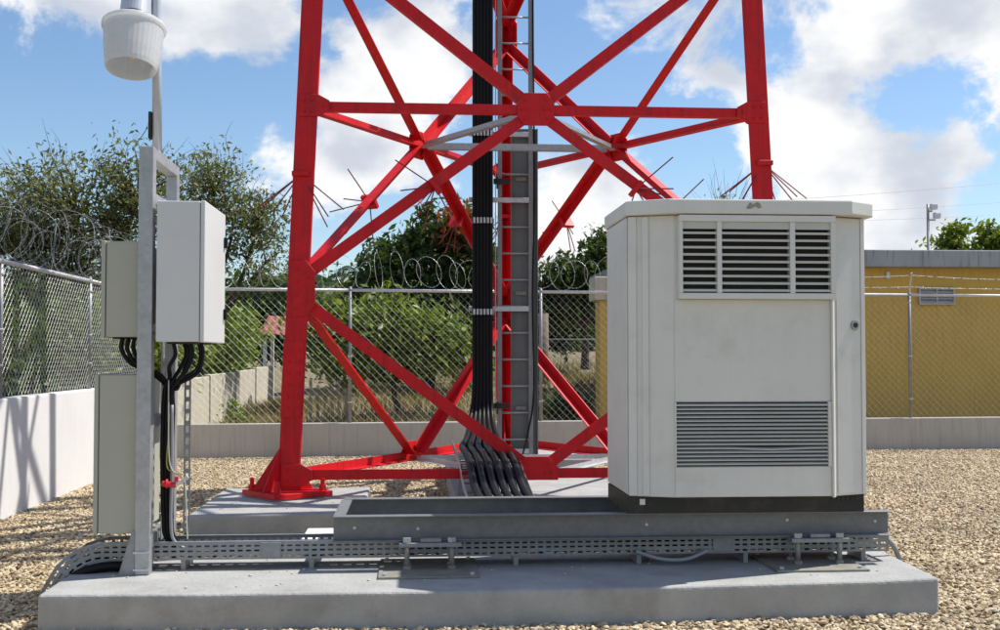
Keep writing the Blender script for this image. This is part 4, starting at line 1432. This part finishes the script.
# farther wire fence
fpts = [(-2.6 + 2.55 * k, 30.5) for k in range(5)]
far_f = make_fence('distant wire mesh fence on the grassy bank behind', fpts, 1.0, 1.92, 0.04, 0.022, pitch=0.16, wr=0.004)
# pale concrete utility post on the bank
tag(MB().tube([(3.05, 27.5, 0.3), (3.05, 27.5, 2.5)], [0.17, 0.15], 12).build('tree_stump', 'bark_pale', smooth=True), 'thick pale trunk standing on the bank right of the ladder', 'stump')


# ------------------------------------------------------------------ vegetation
def leaves_mesh(name, centres, normals_bias, size, m, parent=None, aspect=0.45, droop=0.0, per=1):
    n = len(centres)
    c = np.asarray(centres, float)
    d = rng.normal(size=(n, 3))
    d[:, 2] -= droop
    d /= np.linalg.norm(d, axis=1)[:, None]
    a = rng.normal(size=(n, 3))
    a[:, 2] += normals_bias
    u = np.cross(d, a)
    u /= np.linalg.norm(u, axis=1)[:, None] + 1e-9
    nn = np.cross(u, d)
    s = size * rng.uniform(0.5, 1.55, (n, 1))
    base = c - d * s * 0.5
    tip = c + d * s * 0.5 - nn * s * 0.06
    l = c + u * s * aspect * 0.5 + nn * s * 0.05
    r = c - u * s * aspect * 0.5 + nn * s * 0.05
    v = np.stack([base, l, tip, r], 1).reshape(-1, 3)
    me = bpy.data.meshes.new(name)
    me.vertices.add(4 * n)
    me.vertices.foreach_set('co', v.ravel())
    tri = (np.arange(n)[:, None] * 4 + np.array([0, 1, 2, 0, 2, 3])[None]).ravel()
    me.loops.add(6 * n)
    me.loops.foreach_set('vertex_index', tri.astype(np.int32))
    me.polygons.add(2 * n)
    me.polygons.foreach_set('loop_start', np.arange(0, 6 * n, 3, dtype=np.int32))
    me.polygons.foreach_set('loop_total', np.full(2 * n, 3, dtype=np.int32))
    me.update(calc_edges=True)
    at = me.attributes.new('rnd', 'FLOAT', 'FACE')
    rv = np.clip(0.5 * np.repeat(rng.random(max(1, n // per)), per)[:n] + 0.5 * rng.random(n), 0, 1)
    at.data.foreach_set('value', np.repeat(rv, 2).astype(np.float32))
    me.materials.append(M[m])
    o = bpy.data.objects.new(name, me)
    COL.objects.link(o)
    if parent is not None:
        attach(o, parent)
    return o


def sample_blob(n, c, r, shell=0.55):
    p = rng.normal(size=(n, 3))
    p /= np.linalg.norm(p, axis=1)[:, None]
    rad = (shell + (1 - shell) * rng.random((n, 1))) ** 0.8
    return np.array(c) + p * rad * np.array(r)


def tree(label, base, blobs, clumps, per, leaf, m, cat='tree', name='tree', clump_r=0.22, bark='bark', trunk_r=0.12, twig=0.0, extra=None, droop=0.2, group=None, shell=0.45, limbs=True, aspect=0.45):
    t = thing(name, label, cat, base, group)
    bb = Vector(base)
    tot = sum(b_[1][0] * b_[1][1] * b_[1][2] for b_ in blobs)
    pts = []
    for (c, r) in blobs:
        k = max(4, int(clumps * r[0] * r[1] * r[2] / tot))
        pts.append(sample_blob(k, c, r, shell))
    cl = np.concatenate(pts)
    cl = cl[cl[:, 2] > bb.z + 0.05]
    # trunk and limbs
    mb = MB()
    top = Vector(np.mean([np.array(b_[0]) for b_ in blobs], 0))
    fork = bb.lerp(top, 0.45) + Vector((random.uniform(-.1, .1), 0, 0))
    mb.tube(crom([bb - Vector((0, 0, .1)), bb.lerp(fork, .5) + Vector((random.uniform(-.08, .08), 0, 0)), fork, fork.lerp(top, .5), top], 4), [trunk_r * (1 - 0.75 * i / 16) for i in range(17)], 8)
    if limbs:
        # limbs to blob centres, branches to clumps
        hubs = []
        for (c, r) in blobs:
            c = Vector(c)
            midp = fork.lerp(c, 0.5) + Vector((random.uniform(-.2, .2), random.uniform(-.2, .2), -0.1 * r[2]))
            pp = crom([fork, midp, c], 5)
            mb.tube(pp, [trunk_r * (0.62 - 0.42 * i / (len(pp) - 1)) for i in range(len(pp))], 6)
            hubs += [(p, trunk_r * 0.3) for p in pp[3:]]
        hv = np.array([h[0][:] for h in hubs])
        step = max(1, len(cl) // 420)
        for q in cl[::step]:
            d2 = ((hv - q) ** 2).sum(1)
            h = hubs[int(d2.argmin())]
            a, e = h[0], Vector(q)
            mid_ = a.lerp(e, .5) + Vector((random.uniform(-.1, .1), random.uniform(-.1, .1), random.uniform(-.05, .15)))
            r0 = min(0.03, trunk_r * 0.22)
            mb.tube(crom([a, mid_, e], 3), [r0 * (1 - 0.14 * i) for i in range(7)], 4, caps=False)
    if twig > 0:
        for q in cl[::max(1, len(cl) // 420)]:
            if random.random() < 0.85:
                q = Vector(q)
                dv = (q - top)
                dv.z = abs(dv.z) * 0.6 + 0.5
                dv.normalize()
                ln = twig * random.uniform(0.4, 1.2)
                mb.tube(crom([q, q + dv * ln * .5 + Vector((random.uniform(-.1, .1), 0, .05)) * ln, q + dv * ln + Vector((random.uniform(-.2, .2), 0, .1)) * ln], 3), [0.006, 0.006, 0.005, 0.005, 0.004, 0.003, 0.002], 3, caps=False)
    mb.build('trunk', bark, t, smooth=True)
    k = len(cl)
    cent = np.repeat(cl, per, 0)
    # leaf clumps are flattened sprays
    off = rng.normal(size=cent.shape) * np.array([1, 1, 0.6]) * clump_r * np.repeat(rng.uniform(0.6, 1.4, k), per)[:, None]
    o = leaves_mesh('crown', cent + off, 1.2, leaf, m, t, aspect, droop, per)
    if extra:
        em, frac, (ec, er) = extra
        q = sample_blob(int(k * frac), ec, er, .2)
        q = np.repeat(q, per, 0) + rng.normal(size=(int(k * frac) * per, 3)) * clump_r
        leaves_mesh('young_leaves', q, 1.2, leaf, em, t, aspect, droop)
    return t


tree('airy olive-leaved tree with bare upper twigs behind the left fence', (-7.0, 24, 0.0), [((-6.9, 24, 4.3), (1.9, 1.3, 1.35)), ((-8.4, 24.3, 3.7), (1.2, 1.0, 1.2)), ((-5.6, 23.7, 4.7), (1.1, 0.9, 1.15)), ((-6.6, 24, 2.7), (2.2, 1.1, 0.9))],
     480, 44, 0.11, 'leaf_olive', clump_r=0.24, trunk_r=0.15, twig=0.65, shell=0.3, aspect=0.38)
tree('second airy tree with drooping sprays between the boxes and the left tower leg', (-4.75, 24.6, 0.0), [((-4.35, 25.2, 5.05), (0.85, 0.8, 0.95)), ((-3.4, 25.2, 4.4), (0.75, 0.7, 0.85)), ((-3.2, 25.0, 3.5), (0.55, 0.5, 0.5)), ((-4.8, 25.2, 3.5), (0.9, 0.9, 0.8))],
     190, 44, 0.11, 'leaf_olive', clump_r=0.23, trunk_r=0.11, twig=0.55, shell=0.25, aspect=0.38)
tree('dense dark green tree with russet young leaves behind the tower', (0.3, 27.5, 0.7), [((0.1, 27.5, 3.3), (1.5, 1.2, 1.1)), ((0.75, 27.3, 4.3), (0.95, 0.9, 0.85)), ((1.5, 27.5, 3.2), (1.1, 1, 1.1)), ((-0.9, 27.5, 2.5), (1.1, 1, 0.9)), ((0.4, 27.2, 2.1), (1.6, 1, 0.8))],
     620, 26, 0.20, 'leaf_dark', clump_r=0.19, trunk_r=0.16, shell=0.6, extra=('leaf_russet', 0.04, ((1.1, 26.7, 4.45), (0.45, 0.3, 0.5))), aspect=0.38)
tree('dark bushy tree filling the gap behind the left tower leg', (-2.6, 37, 0.7), [((-2.6, 37, 2.6), (2.0, 1.0, 1.1)), ((-4.6, 37, 2.6), (1.6, 1.0, 1.3))],
     300, 24, 0.2, 'leaf_dark', clump_r=0.22, trunk_r=0.13, shell=0.5)
tree('leafy green climber spilling over the concrete panel wall', (-4.7, 24.5, 0.0), [((-4.8, 20.6, 1.5), (0.6, 1.3, 0.75)), ((-4.75, 23.4, 1.85), (0.6, 1.5, 0.9)), ((-4.7, 26.6, 1.7), (0.6, 1.6, 0.8)), ((-4.65, 29.8, 1.9), (0.6, 1.6, 0.9)), ((-4.6, 25.0, 2.5), (0.3, 0.5, 0.35)), ((-5.3, 20.0, 1.6), (0.8, 0.8, 0.9))],
     520, 26, 0.14, 'leaf_bright', cat='shrub', name='climbing_shrub', clump_r=0.19, trunk_r=0.05, shell=0.5, aspect=0.5)
tree('bright green shrub on the bank behind the tower legs', (-0.2, 21.6, 0.35), [((-0.7, 21.6, 1.75), (0.9, 0.6, 0.8)), ((0.35, 21.5, 1.75), (0.85, 0.6, 0.75)), ((-1.6, 21.8, 1.95), (0.8, 0.5, 0.75)), ((0.9, 21.6, 1.45), (0.5, 0.4, 0.45)), ((-0.3, 21.5, 2.55), (0.35, 0.3, 0.35)), ((-1.2, 21.6, 1.2), (0.5, 0.4, 0.4))],
     320, 22, 0.15, 'leaf_bright', cat='shrub', name='shrub', clump_r=0.22, trunk_r=0.06, twig=0.35, shell=0.3, aspect=0.42)
tree('small weed growing up against the low back wall', (-3.0, 19.6, 0.0), [((-3.0, 19.6, 0.45), (0.2, 0.16, 0.35))],
     16, 14, 0.09, 'leaf_bright', cat='plant', name='weed', clump_r=0.09, trunk_r=0.02, aspect=0.4)
tree('dark low bush beside the ochre pillar on the bank', (2.9, 21.0, 0.2), [((2.75, 21.0, 0.55), (0.5, 0.4, 0.35))],
     60, 20, 0.10, 'leaf_dark', cat='shrub', name='shrub', clump_r=0.11, trunk_r=0.03)
tree('leafy tree left of the cabinet with open crown against the sky', (4.6, 31, 1.2), [((4.6, 31, 3.5), (1.1, 0.9, 1.0)), ((3.5, 31, 3.1), (0.9, 0.8, 1.0)), ((5.4, 31, 4.1), (0.9, 0.8, 0.9))],
     230, 24, 0.19, 'leaf_mid', clump_r=0.2, trunk_r=0.12, shell=0.4, twig=0.4)
tree('dark-leaved tree on the bank just right of the ladder', (2.9, 32, 1.2), [((2.7, 32, 2.7), (1.1, 0.9, 1.0)), ((1.9, 32.3, 2.5), (1.0, 0.8, 0.9)), ((3.9, 32.5, 2.2), (1.1, 0.8, 0.8))],
     260, 24, 0.2, 'leaf_dark', clump_r=0.22, trunk_r=0.13, shell=0.5)
tree('green tree top above the ochre roof, left of the pair', (16.4, 34, 0), [((16.4, 34, 4.4), (0.75, 0.7, 0.9)), ((16.5, 34, 5.1), (0.42, 0.4, 0.55)), ((15.9, 34, 4.0), (0.5, 0.5, 0.5))],
     110, 24, 0.20, 'leaf_bright', clump_r=0.16, trunk_r=0.1, shell=0.4)
tree('green tree top above the ochre roof at the right edge', (18.1, 34, 0), [((18.1, 34, 4.6), (0.95, 0.8, 1.0)), ((17.7, 34, 5.15), (0.4, 0.4, 0.5))],
     130, 24, 0.20, 'leaf_bright', clump_r=0.17, trunk_r=0.1, shell=0.4)
tree('tiny bush top beside the floodlight pole over the roof', (12.3, 29, 0), [((12.15, 29, 3.75), (0.4, 0.4, 0.35))],
     24, 20, 0.16, 'leaf_mid', cat='shrub', name='shrub', clump_r=0.12, trunk_r=0.05)
tree('nearly bare twiggy treetop peeping over the cabinet roof', (7.4, 27, 0), [((7.4, 27, 4.7), (0.7, 0.6, 0.8))],
     70, 5, 0.10, 'leaf_olive', clump_r=0.15, trunk_r=0.1, twig=0.7, bark='bark_pale')
HB = [('nearest dark green bush pressed against the outside of the left fence', (-5.3, 10.2)), ('second green bush along the outside of the left fence', (-5.4, 12.6)), ('third green bush along the outside of the left fence', (-5.5, 15.0)), ('farthest green bush at the corner outside the left fence', (-5.4, 17.6))]
for lab_, (hx, hy) in HB:
    tree(lab_, (hx, hy, 0), [((hx, hy, 1.3), (0.9, 1.3, 0.9)), ((hx - 0.4, hy + 0.5, 1.9), (0.8, 1.0, 0.75))], 170, 20, 0.12, 'leaf_mid', cat='shrub', name='shrub', clump_r=0.16, trunk_r=0.06, group='bushes outside the left fence', shell=0.55)
BT = [('far dark tree behind the airy left tree', -10.5, 36, 2.8), ('far dark tree behind the post frame', -6.8, 40, 3.0), ('far dark tree behind the left tower leg', -3.2, 42, 3.1), ('far dark tree behind the bundle of feeder cables', 1.6, 44, 3.0), ('far dark tree between the ladder and the ochre pillar', 5.4, 46, 3.2)]
for lab_, hx, hy, hz in BT:
    tree(lab_, (hx, hy, 1.5), [((hx, hy, hz), (2.6, 1.4, 1.3)), ((hx + 1.3, hy, hz - .5), (1.8, 1.2, 1.2))], 260, 20, 0.30, 'leaf_dark', clump_r=0.32, trunk_r=0.15, group='far trees along the bank', shell=0.55)


def palm(label, base, h, n, fl):
    t = thing('palm_tree', label, 'palm', base)
    bb = Vector(base)
    top = bb + Vector((0.1, 0, h))
    MB().tube(crom([bb, bb.lerp(top, .5) + Vector((.06, 0, 0)), top], 5), [0.11 - 0.004 * i for i in range(11)], 8).build('trunk', 'bark_pale', t, smooth=True)
    for k in range(n):
        an = 2 * math.pi * k / n + random.uniform(-.2, .2)
        up = random.uniform(0.25, 1.0)
        d = Vector((math.cos(an), math.sin(an), 0))
        P_ = crom([top, top + d * fl * .4 + UP * up * fl * .5, top + d * fl * .8 + UP * (up * .45) * fl, top + d * fl + UP * (up * .1 - 0.25) * fl], 6)
        mb = MB().tube(P_, 0.012, 4, caps=False)
        for i in range(2, len(P_) - 1):
            tg = (P_[i + 1] - P_[i]).normalized()
            sd = tg.cross(UP).normalized()
            for sg in (1, -1):
                for q in (0, 0.5):
                    p = P_[i].lerp(P_[i + 1], q)
                    e = p + sd * sg * fl * 0.30 * math.sin(math.pi * (i + 2) / (len(P_) + 3)) + tg * 0.12 - UP * 0.10
                    w_ = tg * 0.022
                    mb.add([p - w_, p + w_, e], [(0, 1, 2)])
        o = mb.build('frond', 'leaf_mid', t)


palm('small palm with arching fronds behind the left tower leg', (-2.75, 26.5, 0.7), 2.1, 13, 1.15)
palm('second small palm farther right against the dark tree', (-1.35, 29.5, 0.9), 2.2, 11, 1.2)


# dry grass on the bank
def grass_tufts():
    n = 26000
    x = rng.uniform(-6, 9, n)
    y = 18.9 + (rng.random(n) ** 1.3) * 16
    z = np.array([bank_z(a, b_) for a, b_ in zip(x, y)])
    h = rng.uniform(0.10, 0.30, n)
    lean = rng.normal(size=(n, 2)) * 0.08
    w = rng.uniform(0.006, 0.016, n)
    an = rng.uniform(0, 6.28, n)
    p = np.stack([x, y, z], 1)
    u = np.stack([np.cos(an) * w, np.sin(an) * w, np.zeros(n)], 1)
    tip = p + np.stack([lean[:, 0], lean[:, 1], h], 1)
    v = np.stack([p - u, p + u, tip], 1).reshape(-1, 3)
    me = bpy.data.meshes.new('dry_grass')
    me.from_pydata(v.tolist(), [], (np.arange(n)[:, None] * 3 + np.arange(3)[None]).tolist())
    at = me.attributes.new('rnd', 'FLOAT', 'FACE')
    at.data.foreach_set('value', rng.random(n).astype(np.float32))
    me.materials.append(M['straw'])
    o = bpy.data.objects.new('dry_grass', me)
    COL.objects.link(o)
    tag(o, 'dry straw-coloured grass on the bank beyond the back fence', 'grass', kind='stuff')


grass_tufts()
